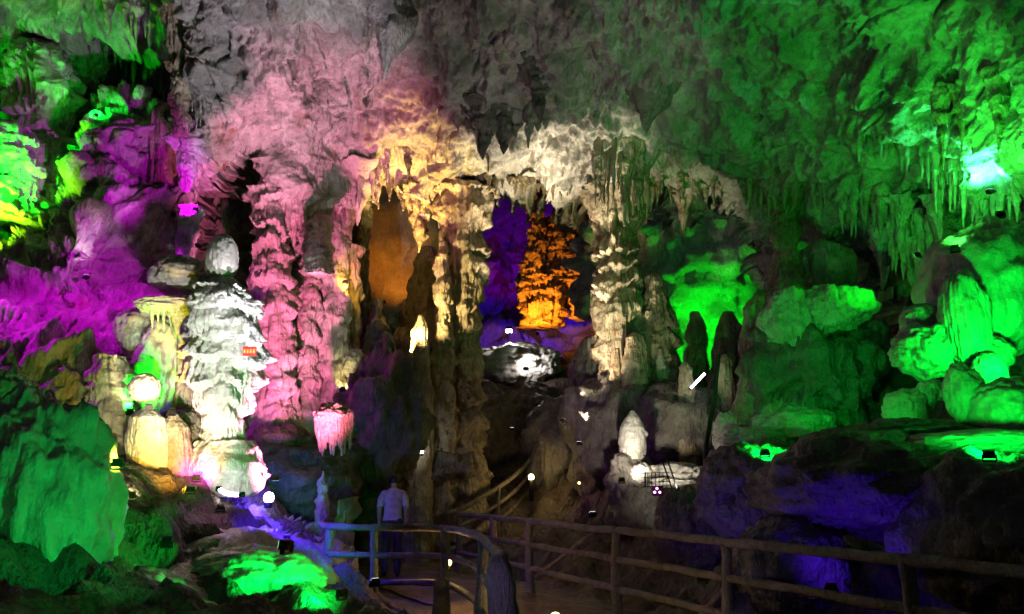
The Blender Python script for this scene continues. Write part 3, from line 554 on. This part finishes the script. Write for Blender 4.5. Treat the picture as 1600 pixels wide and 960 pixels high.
# fringes: rows of thin stalactites that hang from one lip of rock, each stalactite a part
def fringe(label, line, n, l, w, mat, key, seed, cat='stalactite fringe'):
    rg = random.Random(seed); xs = [a for a, _ in line]; t = None
    for k in range(n):
        px = xs[0] + (xs[-1] - xs[0]) * (k + rg.random() * .9) / n; py = float(np.interp(px, xs, [b for _, b in line])) + rg.uniform(-6, 6)
        Y = surf_Y(key, px, py) - .12
        if t is None: t = empty('stalactite_fringe', P(px, py, Y), label=label, cat=cat, group='stalactite fringes on the rock')
        ln = l * rg.uniform(.4, 1.15); ww = w * rg.uniform(.6, 1.2)
        shaft('stalactite', px, py + ln, py - ln * .3, Y, [(0, 1.2), (.25, ww * .4), (.6, ww * .75), (1, ww * 1.5)], mat, None, None, parent=t, hang=key, flute=.3, fk=6, lump=.3, seed=seed + k * .37, nseg=14, nh=24, bend=.5)
for lab, line, n, l, w, m, key in [
    ('fringe of green stalactites along the middle of the right wall', [(1335, 200), (1370, 205), (1420, 225)], 13, 60, 13, M_WALL, 1), ('fringe of green stalactites above the dark hollow', [(1270, 285), (1330, 300), (1400, 320)], 16, 62, 14, M_WALL, 1),
    ('dense green fringe right above the hollow mouth', [(1385, 345), (1420, 360), (1475, 350)], 14, 90, 16, M_PALE, 1), ('green fringe just left of the hot spot', [(1440, 235), (1475, 250), (1510, 255)], 11, 90, 15, M_PALE, 1), ('green fringe beneath the hot spot', [(1495, 290), (1540, 300), (1590, 290)], 11, 50, 15, M_PALE, 1),
    ('brown fringe over the pale fluted column', [(1160, 290), (1200, 285), (1245, 290)], 9, 60, 15, M_TAN, 1), ('fringe of fine drips on the arch lip', [(760, 280), (820, 285), (900, 295)], 14, 24, 8, M_TAN, 1), ('dense tan curtain hanging over the massive right column', [(925, 225), (960, 232), (1012, 250)], 20, 110, 12, M_TAN, 1),
    ('pink fringe above the pink columns', [(425, 315), (470, 325), (520, 325)], 14, 50, 14, M_PALE, 1), ('pink fringe next to the yellow rock', [(535, 270), (570, 262), (610, 235)], 11, 62, 14, M_PALE, 1), ('dark fringe high above the arch', [(700, 175), (760, 190), (860, 180)], 12, 52, 20, M_WALL, 1), ('ragged yellow fringe round the orange openings', [(590, 290), (640, 295), (700, 330)], 11, 40, 12, M_TAN, 1),
    ('fringe of grey drips over the green opening', [(1000, 275), (1060, 285), (1130, 288)], 12, 36, 12, M_TAN, 1), ('green strands on the upper left cascade', [(5, 95), (45, 85), (85, 100)], 12, 95, 13, M_PALE, 3), ('green strands beside the purple peak', [(95, 175), (115, 180), (140, 190)], 6, 70, 13, M_PALE, 3), ('dark green strands behind the organ pipe column', [(165, 60), (210, 70), (262, 90)], 10, 90, 14, M_DARK, 3),
    ('pale fringe at the left rim of the vault', [(284, 150), (300, 145), (330, 150)], 7, 50, 9, M_PALE, 1)]:
    fringe(lab, line, n, l, w, m, key, len(lab) * 1.7 + line[0][0] * .01)

# ------------------------------------------------------------------ railings: rough concrete made to look like logs
def railing(name, line, posts, label, h=(1.0, .66, .32), r=.039, braces=()):
    """Three rails along a plan line, posts at given places; each rail and post is a part."""
    t = empty(name, (*line[0], ground_z(*line[0])), label=label, cat='railing', group='log style railings along the path')
    L = spline([(x, y, 0) for x, y in line], 16 * len(line))
    g1 = max(0.0, ground_z(*line[-1])) if line[-1][1] > 18 else 0.0; gzv = np.linspace(0, 1, len(L)) ** 1.4 * g1
    for k, hh in enumerate(h):
        pts = L.copy(); pts[:, 2] = gzv + hh + .012 * pn(np.stack([L[:, 0] * 1.5 + k * 9, L[:, 1] * 1.5, L[:, 2]], -1))
        V, Q = tube(pts, r * (1.15 if k == 0 else 1.0) * (1 + .12 * pn(pts * 2.5 + k)), 10, .22, k * 5.0); put('rail', V, Q, M_RAIL, parent=t)
    for j, (x, y, rr, top) in enumerate(posts):
        g = min(ground_z(x, y), 0) - .15 if y < 16 else ground_z(x, y) - .15; b = float(gzv[np.argmin(np.hypot(L[:, 0] - x, L[:, 1] - y))])
        z = np.linspace(g, b + top, 12); pts = np.stack([x + .012 * np.sin(z * 4 + j), y + 0 * z, z], -1)
        V, Q = tube(pts, rr * np.linspace(1.12, .95, 12), 12, .22, j * 3.0); put('post', V, Q, M_RAIL, parent=t)
    for (a, za, b, zb) in braces:
        V, Q = tube(np.linspace((*a, za), (*b, zb), 10), .028, 8, .2, 2.0); put('brace', V, Q, M_RAIL, parent=t)
    return t
rr = lambda Y: (2.1 - .437 * (Y - 7.9), Y)
railing('railing', [rr(15.1), rr(12.1), rr(9.8), rr(7.9), rr(6.0), rr(4.1), rr(2.2)], [(*rr(15.0), .055, 1.06), (*rr(13.4), .06, 1.02), (*rr(12.1), .06, 1.02), (*rr(9.8), .055, 1.04), (*rr(7.9), .055, 1.04), (*rr(6.0), .055, 1.04), (*rr(4.1), .055, 1.04)],
        'long straight railing running from the path bend to the lower right', braces=[((*rr(11.9),), .22, (*rr(10.3),), .95), ((*rr(8.5),), .1, (*rr(7.95),), .55)])
cl = [(-.07, 6.1), (-.18, 7.1), (-.42, 8.9), (-.86, 10.2), (-1.8, 10.4), (-2.42, 10.6), (-2.75, 11.6), (-2.95, 13.0)]
tr = railing('railing', cl, [(-.86, 10.2, .05, 1.04), (-1.78, 10.4, .05, 1.02), (-2.42, 10.65, .06, 1.02), (-2.95, 13.0, .055, 1.02), (-.30, 8.1, .06, 1.0)], 'curved railing with a thick end post, tinted green and violet')
z = np.linspace(-.2, 1.04, 16); px_ = np.stack([-.07 + .05 * np.cos(z * 2.2), 6.0 + .03 * np.sin(z * 3), z], -1)
V, Q = tube(px_, np.interp(z, [-.2, .3, .8, .98, 1.04], [.15, .12, .105, .09, .05]), 16, .25, 7); put('end_post', V, Q, M_RAIL, parent=tr)
V, Q = tube(np.array([(-.84, 9.75, -.1), (-.84, 9.74, .2), (-.85, 9.75, .42), (-.85, 9.75, .45)]), [.12, .11, .10, .07], 14, .2, 3); put('bollard', V, Q, M_RAIL, label='short dark stump in front of the curved railing', cat='bollard')
railing('railing', [(-3.0, 14.2), (-3.2, 15.4), (-3.1, 16.6), (-2.9, 17.6)], [(-3.0, 14.2, .05, 1.02), (-3.2, 15.5, .05, 1.02), (-3.0, 17.2, .05, 1.02)], 'dim railing behind the person on the far side of the path')
railing('railing', [(-1.3, 15.2), (-.6, 16.3), (.1, 17.6), (.6, 18.6)], [(-1.25, 15.3, .05, 1.02), (-.3, 16.8, .05, 1.02), (.55, 18.5, .05, 1.02)], 'dark railing climbing away below the arch')

# ------------------------------------------------------------------ the visitor, seen from behind
def person(loc, rz):
    J = {'pelvis': (0, 0, .95), 'waist': (0, .01, 1.08), 'chest': (0, .0, 1.30), 'neck0': (0, .0, 1.44), 'neck': (0, .015, 1.50), 'head0': (0, .03, 1.56), 'head1': (0, .035, 1.63), 'head2': (0, .03, 1.70)}
    R = {'pelvis': (.155, .115), 'waist': (.14, .10), 'chest': (.165, .11), 'neck0': (.08, .07), 'neck': (.052, .055), 'head0': (.062, .075), 'head1': (.075, .092), 'head2': (.062, .075)}
    E = [('pelvis', 'waist'), ('waist', 'chest'), ('chest', 'neck0'), ('neck0', 'neck'), ('neck', 'head0'), ('head0', 'head1'), ('head1', 'head2')]
    for s, n in ((-1, 'l'), (1, 'r')):
        a = [('sh', (s * .175, 0, 1.40), .062), ('el', (s * .235, -.02, 1.12), .045), ('wr', (s * .225, .06, .88), .030), ('ha', (s * .222, .085, .80), .034)]
        l = [('hip', (s * .09, 0, .90), .095), ('kn', (s * .10, .015 + (.02 if s > 0 else -.01), .50), .062), ('an', (s * .105, -.02, .09), .042), ('toe', (s * .12, .12, .035), .036)]
        for ch, st in ((a, 'chest'), (l, 'pelvis')):
            pv = st
            for k, q, r in ch:
                J[k + n] = q; R[k + n] = (r, r); E.append((pv, k + n)); pv = k + n
        for f in range(4):
            x0 = .085 + .017 * (f - 1.5) * 1.0; L = (.065, .075, .07, .055)[f]
            k1, k2 = 'f%d%sa' % (f, n), 'f%d%sb' % (f, n)
            J[k1] = (s * .222, x0 + .018 * (f - 1.5), .745); J[k2] = (s * .212, x0 + .02 * (f - 1.5), .745 - L * .75); R[k1] = (.009, .009); R[k2] = (.0075, .0075); E += [('ha' + n, k1), (k1, k2)]
        J['t' + n] = (s * .205, .135, .775); J['u' + n] = (s * .20, .15, .745); R['t' + n] = (.010, .010); R['u' + n] = (.008, .008); E += [('ha' + n, 't' + n), ('t' + n, 'u' + n)]
    names = list(J); me = bpy.data.meshes.new('body'); me.from_pydata([J[k] for k in names], [(names.index(a), names.index(b)) for a, b in E], [])
    o = bpy.data.objects.new('body', me); COL.objects.link(o)
    md = o.modifiers.new('skin', 'SKIN'); o.modifiers.new('sub', 'SUBSURF').render_levels = 2; o.modifiers['sub'].levels = 2
    sk = me.skin_vertices[0].data
    for i, k in enumerate(names): sk[i].radius = R[k]; sk[i].use_root = (k == 'pelvis')
    dg = bpy.context.evaluated_depsgraph_get(); ev = o.evaluated_get(dg); bm = bpy.data.meshes.new_from_object(ev)
    bpy.data.objects.remove(o)
    n = len(bm.vertices); V = np.empty(n * 3); bm.vertices.foreach_get('co', V); V = V.reshape(-1, 3); NN = np.empty(n * 3); bm.vertices.foreach_get('normal', NN); NN = NN.reshape(-1, 3)
    F4 = [tuple(p.vertices) for p in bm.polygons]; c, s_ = math.cos(rz), math.sin(rz); Rm = np.array([[c, -s_, 0], [s_, c, 0], [0, 0, 1]])
    def piece(name, sel, off, mat, par, jig=0):
        fs = [f for f in F4 if all(sel[i] for i in f)]; used = sorted({i for f in fs for i in f}); mp = {v: k for k, v in enumerate(used)}
        W = (V + NN * (off + jig * pn(V * 9)[:, None]))[used] @ Rm.T + np.array(loc)
        m = bpy.data.meshes.new(name); m.from_pydata(W.tolist(), [], [[mp[i] for i in f] for f in fs]); m.polygons.foreach_set('use_smooth', np.ones(len(m.polygons), bool)); m.materials.append(mat)
        ob = bpy.data.objects.new(name, m); COL.objects.link(ob); ob.parent = par; ob.matrix_parent_inverse = Matrix.Translation(par.location).inverted(); return ob
    t = empty('person', loc, label='person in a pale shirt and dark trousers walking away on the path', cat='person')
    allv = np.ones(n, bool); arm = (np.abs(V[:, 0]) > .165)
    piece('body', allv, 0, plain('skin', (.45, .28, .2), .5), t)
    piece('shirt', (V[:, 2] > .93) & (V[:, 2] < 1.475) & ~(arm & (V[:, 2] < 1.16)) , .016, plain('pale_shirt', (.55, .52, .58), .8), t, .012)
    piece('trousers', (V[:, 2] > .07) & (V[:, 2] < 1.0) & ~(np.abs(V[:, 0]) > .19), .014, plain('dark_trousers', (.03, .03, .04), .8), t, .010)
    piece('hair', (V[:, 2] > 1.56) & ((V[:, 1] < .06) | (V[:, 2] > 1.70)), .016, plain('black_hair', (.012, .01, .009), .5), t, .01)
    for sx in (-1, 1):
        sel = (V[:, 2] < .085) & (np.sign(V[:, 0]) == sx); piece('shoe', sel, .010, plain('dark_shoe', (.02, .02, .02), .6), t)
    return t
person((-2.07, 13.8, .0), 0.15)

# ------------------------------------------------------------------ lamps: every light sits in a fixture of its own
_lens = {}
def lens_mat(col, k):
    key = (tuple(col), k)
    if key not in _lens: _lens[key] = plain('lamp_glass', (.6, .6, .6), .2, 0, tuple(min(1, (.25 if k > 20 or k < 5 else .02) + c) for c in col), k)
    return _lens[key]
def seat(px, py, Y=None, back=.22):
    """A place on the rock seen at a pixel, a hand's breadth clear of it."""
    if Y is not None: return P(px, py, Y)
    d = P(px, py, 1.0) - CAM; L = np.linalg.norm(d); d = d / L
    ok, loc, n, i, ob, m = scene.ray_cast(DG, Vector(CAM), Vector(d))
    return np.array(loc) - d * back
bpy.context.view_layer.update(); DG = bpy.context.evaluated_depsgraph_get()
def flood(pos, tgt, col, W, cone, label, blend=.7, rad=.07, glow=1.2, size=.09, group='floodlights among the rocks', lens_to_cam=False):
    pos = np.asarray(pos, float); tgt = np.asarray(tgt, float); d = tgt - pos; d /= np.linalg.norm(d)
    q = Vector(d).to_track_quat('-Z', 'Y'); R = np.array(q.to_matrix())
    t = empty('floodlight', pos, label=label, cat='lamp', group=group)
    b = Bag(); b.box(pos - d * .05 * size / .16, (size, size * .72, .07 * size / .16), R)
    hs = b.put('housing', M_BLACK, parent=t, flat=True); b = Bag()
    for k in range(5): b.box(pos - d * (.105 * size / .16) + R @ np.array([(k - 2) * size * .19, 0, 0]), (size * .07, size * .6, .04 * size / .16), R)
    b.put('cooling_fins', M_BLACK, parent=hs, flat=True)
    b = Bag()
    for sx in (-1, 1): b.box(pos - d * .05 + R @ np.array([sx * size * .56, -size * .28, 0]), (.012, size * .6, .03), R)
    b.box(pos - d * .05 + R @ np.array([0, -size * .58, 0]), (size * 1.2, .012, .03), R); b.put('bracket', M_BLACK, parent=t, flat=True)
    Bag().box(pos - d * .012 * size / .16, (size * .86, size * .58, .012), R).put('glass', lens_mat(col, glow), parent=t, flat=True)
    if W:
        ld = bpy.data.lights.new('floodlight_beam', 'SPOT'); ld.energy = W; ld.color = col; ld.spot_size = math.radians(cone); ld.spot_blend = blend; ld.shadow_soft_size = rad
        lo = bpy.data.objects.new('floodlight_beam', ld); COL.objects.link(lo); lo.location = tuple(pos + d * .03); lo.rotation_mode = 'QUATERNION'; lo.rotation_quaternion = q
        lo.parent = t; lo.matrix_parent_inverse = Matrix.Translation(t.location).inverted()
    return t
GRN = (.0, 1, .012); CYG = (.0, 1, .045); MAG = (.72, .0, .85); BLU = (.05, .01, 1); WRM = (1, .86, .62); YEL = (1, .66, .10); ORG = (1, .28, .015); PNK = (1, .18, .42); WHT = (1, .94, .92); LAV = (.88, .82, 1)
for pp, tt_, col, W, cone, lab in [
    # upper left recess
    ((-60, 310, 13.2), (60, 235, 16.2), GRN, 1500, 76, 'floodlight behind the purple ridge shining green up the cascades'),
    ((-35, 395, 13.9), (10, 250, 15.2), (.30, 1, .01), 900, 100, 'floodlight at the left edge turning the bulging cascade yellow green'),
    ((150, 178, None), (150, 60, 17.0), (.0, 1, .03), 130, 130, 'floodlight hidden behind the purple peak'),
    # purple slope
    ((306, 385, 12.6), (130, 450, 13.0), MAG, 480, 95, 'floodlight beside the banded pillar raking the purple slope'),
    ((-130, 330, 11.0), (60, 500, 12.2), MAG, 520, 90, 'floodlight beyond the left edge aimed at the purple slope'),
    ((304, 326, 12.9), (195, 245, 15.4), MAG, 650, 62, 'floodlight on the slope below the purple peak'),
    ((135, 430, None), (130, 350, 13.6), (1, .8, .9), 30, 70, 'small white floodlight under the pale ridge of the slope'),
    # cluster
    ((297, 762, None), (268, 690, 10.7), (1, .52, .05), 220, 70, 'warm little floodlight glowing at the foot of the golden barrel'),
    ((232, 634, 10.2), (226, 602, 10.9), (1, .88, .45), 170, 50, 'floodlight tucked on top of the barrel stalagmites'),
    ((205, 772, None), (226, 690, 10.4), (1, .88, .46), 420, 36, 'warm white floodlight left of the barrel stalagmites'),
    ((203, 640, None), (205, 540, 12), GRN, 260, 110, 'floodlight lighting the green boulders below the mushroom shelf'),
    ((268, 640, 10.3), (270, 486, 11.5), (1, .62, .03), 260, 36, 'floodlight between shelf stem and white figure'),
    ((184, 722, None), (172, 640, 11.1), (.6, 1, .05), 140, 60, 'floodlight at the foot of the dripping yellow green column'),
    # white figure
    ((262, 842, None, .45), (344, 560, 11), (1, .95, .97), 1150, 38, 'white floodlight in front of the figure stalagmite'),
    ((345, 790, None), (352, 735, 10.8), (1, .9, 1), 26, 90, 'white floodlight close under the figure pedestal'),
    ((308, 745, None), (325, 715, 11.1), (1, 0, .9), 30, 120, 'magenta floodlight beside the figure pedestal'),
    # pink and lavender wash
    ((448, 838, None, .3), (455, 425, 14.4), PNK, 5600, 52, 'pink floodlight on the bank under the pink columns'),
    ((585, 905, 8.8), (390, 85, 13.4), LAV, 3600, 38, 'lavender floodlight on the slope aimed at the upper vault'),
    # yellow openings
    ((635, 560, 16.3), (655, 320, 17.4), (1, .70, .14), 4300, 50, 'yellow floodlight below the orange openings'),
    ((640, 552, 15.8), (716, 440, 17.2), (1, .74, .30), 800, 60, 'warm floodlight at the foot of the left arch column'),
    ((536, 606, 14.8), (553, 576, 15.6), (1, .8, .3), 40, 90, 'floodlight under the brilliant yellow stone'),
    ((540, 440, 15.6), (575, 440, 18.2), (1, .55, .06), 90, 90, 'amber floodlight among the orange stones'),
    ((600, 470, 21.3), (645, 365, 23.3), ORG, 170, 100, 'orange floodlight in the recess behind the dark pillar'),
    # arch and right column
    ((800, 668, 16.9), (800, 275, 17.0), WRM, 3600, 32, 'warm white floodlight below the arch top'),
    ((905, 690, None), (915, 258, 16.6), WRM, 3800, 34, 'warm white floodlight below the right shoulder of the arch'),
    ((880, 655, 15.6), (985, 465, 17), (1, .84, .58), 950, 46, 'warm floodlight below the massive right column'),
    # farther chamber
    ((770, 590, 31), (775, 400, 38), (.05, .0, 1), 1300, 110, 'blue floodlight deep in the far chamber'),
    ((840, 520, 27.2), (858, 430, 29.3), ORG, 1300, 120, 'orange floodlight at the foot of the flame formation'),
    ((800, 440, 34), (800, 405, 36), MAG, 160, 100, 'magenta floodlight far behind the arch'),
    # green right
    ((1130, 560, 19.2), (1090, 415, 21.6), GRN, 400, 125, 'green floodlight behind the dim stumps'),
    ((1546, 296, surf_Y(1, 1546, 296) - .42), (1538, 235, surf_Y(1, 1538, 235)), (.06, 1, .30), 210, 150, 'green floodlight on the huge dome making the hot spot'),
    ((1562, 332, 9.3), (1495, 215, 10.4), (.04, 1, .06), 210, 116, 'green floodlight behind the huge dome washing the corner above it'),
    ((1046, 476, 20.8), (1036, 400, 22.2), GRN, 320, 120, 'green floodlight behind the tiered stalagmite'),
    ((1492, 385, None), (1490, 190, 10.4), (.04, 1, .06), 200, 76, 'green floodlight left of the huge dome washing the right wall'),
    ((1545, 708, None), (1535, 610, 8.3), CYG, 190, 130, 'black boxy floodlight on the bright green ledge'),
    ((1585, 575, 7.8), (1550, 450, 9.1), CYG, 260, 130, 'green floodlight tucked behind the egg shaped stone'),
    ((1430, 400, 11.3), (1295, 470, 12.4), GRN, 90, 60, 'green floodlight under the drapes aimed at the flowstone domes'),
    ((1196, 706, None, .4), (1255, 652, 11.4), CYG, 330, 110, 'green floodlight below the scalloped slope'),
    # blue right foreground
    ((1300, 915, 6.95), (1350, 770, 8.0), (.08, .01, 1), 26, 130, 'blue floodlight just beyond the right railing'),
    ((1100, 900, 8.4), (1190, 800, 9.6), (.08, .01, 1), 14, 130, 'blue floodlight under the dim boulder beyond the railing'),
    # left foreground
    ((530, 925, 7.2), (350, 860, 8.3), (.0, 1, .07), 330, 110, 'green floodlight on the lower slope before the bright boulder'),
    ((440, 850, 5.4), (40, 770, 6.2), (.0, 1, .14), 110, 60, 'green floodlight low in front of the tall smooth mound'),
    ((215, 1012, 4.2), (80, 905, 5.3), (.0, 1, .07), 26, 100, 'green floodlight before the low swelling rock'),
    # lit stones
    ((972, 748, 13.0), (990, 682, 14.5), (1, .92, .7), 210, 70, 'warm floodlight in front of the face stalagmite'),
    ((1062, 764, 12.9), (1055, 742, 14), (1, .95, .78), 40, 110, 'warm floodlight in front of the leaning slab')]:
    flood(seat(*pp), P(*tt_), col, W, cone, lab)
flood((-1.35, 3.6, ground_z(-1.35, 3.6) + .12), (-.12, 6.1, .75), (.42, .36, 1), 75, 50, 'added violet fill light beside the path brightening the thick end post')  # unseen fill lamp, added to lift the dark end post
# lamps that face the viewer
def bulb(name, pos, r, col, k, label, W=0.0, post=0.0, cat='lamp', group='small lamps along the path'):
    pos = np.asarray(pos, float); t = empty(name, pos - [0, 0, post], label=label, cat=cat, group=group)
    V, Q = boulder(pos, (r, r, r * 1.1), lump=0, nseg=20, nh=14); put('bulb', V, Q, lens_mat(col, k), parent=t)
    V, Q = tube(np.array([pos - [0, 0, r * .8], pos - [0, 0, r * 1.5], pos - [0, 0, max(post, r * 2)]]), [r * .9, r * .8, r * .7], 12); put('socket', V, Q, M_BLACK, parent=t)
    if W:
        ld = bpy.data.lights.new('bulb_light', 'POINT'); ld.energy = W; ld.color = col; ld.shadow_soft_size = r
        lo = bpy.data.objects.new('bulb_light', ld); COL.objects.link(lo); lo.location = tuple(pos + [0, -r * 2.5, r]); lo.parent = t; lo.matrix_parent_inverse = Matrix.Translation(t.location).inverted()
    return t
bulb('floodlamp', seat(420, 778, None, .42), .075, (.06, .01, 1), 60, 'small round lamp glaring blue white right of the figure', 50, group='lamps at the foot of the figure')
flood(P(432, 750, 9.8), P(440, 795, 10.0), (.04, .0, 1), 170, 120, 'added blue fill light over the bank spreading the glow of the glaring lamp')  # added spot: throws the round lamp's blue down onto the bank
flood(P(925, 800, 11.2), P(800, 80, 14), (1, .93, .84), 640, 60, 'added pale fill light behind the long railing brightening the ceiling')  # neutral wash added to brighten the middle of the ceiling
flood(P(795, 518, 23.8), P(790, 560, 23.2), WHT, 120, 150, 'white floodlight shining above the ledge under the arch', glow=80, size=.22)
flood(P(822, 575, 22.9), P(830, 560, 23.6), WHT, 60, 150, 'small white floodlight at the lower edge of the ledge', glow=60, size=.14)
flood(P(470, 905, 8.6), P(640, 850, 10.2), (.16, .02, 1), 40, 70, 'violet floodlight in the rocks tinting the curved railing')

# tubes, lanterns, footlights
bulb('lantern', P(830, 746, 17.0), .065, (1, .72, .25), 9, 'warm lantern glowing on a post below the arch', 14, post=.5)
bulb('lamp', P(658, 706, 16.0), .045, (.9, .92, 1), 40, 'tiny white lamp above the person', 3)
bulb('footlight', P(700, 879, 10.6), .05, (1, .6, .18), 7, 'warm footlight on the path behind the curved railing', 14)
bulb('footlight', P(826, 818, 13.2), .04, (1, .45, .12), 6, 'small orange footlight beyond the long railing', 5, post=.3)
bulb('footlight', P(868, 968, 7.9), .06, (1, .7, .2), 6, 'yellow footlight at the bottom edge of the path', 12)
bulb('lamp', P(905, 755, 16.2), .025, (1, .5, .1), 14, 'pinpoint orange lamp under the dim brown mound', 0)
t = empty('tube_lamp', P(360, 772, 9.6), label='bent pinkish neon tube under the figure pedestal', cat='lamp')
pts = spline([P(342, 764, 9.6), P(352, 770, 9.55), P(365, 773, 9.5), P(378, 773, 9.5)], 20); V, Q = tube(pts, .026, 10); put('tube', V, Q, lens_mat((1, .45, 1), 16), parent=t)
for e in (0, -1): V, Q = tube(np.array([pts[e] + [-.03, 0, 0], pts[e] + [.03, 0, 0]]), .034, 10); put('end_cap', V, Q, M_BLACK, parent=t)
t = empty('tube_lamp', P(1090, 597, 14.8), label='straight white fluorescent tube leaning by the stumps', cat='lamp')
a_, b_ = P(1079, 607, 14.8), P(1101, 584, 14.8); V, Q = tube(np.linspace(a_, b_, 6), .022, 10); put('tube', V, Q, lens_mat((.9, .95, 1), 14), parent=t)
for e, o_ in ((a_, -.03), (b_, .03)): V, Q = tube(np.array([e, e + (b_ - a_) / np.linalg.norm(b_ - a_) * o_]), .028, 10); put('end_cap', V, Q, M_BLACK, parent=t)
t = empty('led_lamp', P(1027, 768, 12.6), label='cluster of three pink light points before the lit stones', cat='lamp')
b = Bag().box(P(1027, 767.5, 12.68), (.17, .06, .15)); b.put('housing', M_BLACK, parent=t, flat=True)
for q in ((1026.5, 763.5), (1023, 769.5), (1031, 769.5)): V, Q = boulder(P(*q, 12.63), (.018,) * 3, lump=0, nseg=14, nh=10); put('light_point', V, Q, lens_mat((1, .2, .8), 12), parent=t)

# cable, wire fence, plaque
pts = spline([P(1122, 555, 13.0), P(1118, 610, 13.0), P(1110, 660, 12.9), P(1103, 705, 12.8), P(1101, 760, 12.7), P(1106, 830, 12.6)], 50); pts[:, 0] += .02 * pn(pts * 2)
V, Q = tube(pts, .038, 10); put('cable', V, Q, M_CABLE, label='thick black cable running down in front of the lit stones', cat='cable')
t = empty('wire_fence', P(1035, 765, 13.0), label='thin wire fence with two leaning posts before the lit stones', cat='fence')
for a, b in (((1034, 718), (1050, 764)), ((1042, 716), (1058, 764)), ((1008, 738), (1008, 762))): V, Q = tube(np.linspace(P(*a, 13), P(*b, 13), 4), .014, 6); put('post', V, Q, M_WIRE, parent=t)
for k in range(4): V, Q = tube(np.linspace(P(1002, 740 + k * 7, 13), P(1046, 738 + k * 7, 13), 8), .006, 5); put('wire', V, Q, M_WIRE, parent=t)
for k in range(6): V, Q = tube(np.linspace(P(1012 + k * 6, 738, 13), P(1012 + k * 6, 762, 13), 4), .006, 5); put('wire', V, Q, M_WIRE, parent=t)
t = empty('plaque', P(390, 555, 10.35), label='small red plaque with yellow characters on the white figure', cat='sign')
pc = P(390, 549, 10.35); b = Bag().box(pc, (.185, .012, .13)); b.put('board', plain('red_paint', (.55, .02, .02), .5), parent=t, flat=True)
MY = plain('yellow_paint', (.75, .42, .08), .5)
for k in range(4):
    cx = pc + np.array([-.063 + .042 * k, -.009, 0]); b = Bag(); rg = random.Random(k)
    for z_ in (-.024, -.004, .018): b.box(cx + [0, 0, z_], (.030 - .006 * rg.random(), .003, .006))
    b.box(cx + [rg.uniform(-.006, .006), 0, 0], (.006, .0036, .056)); b.box(cx + [-.012, 0, -.008], (.005, .0034, .034)); b.put('character', MY, parent=t, flat=True)
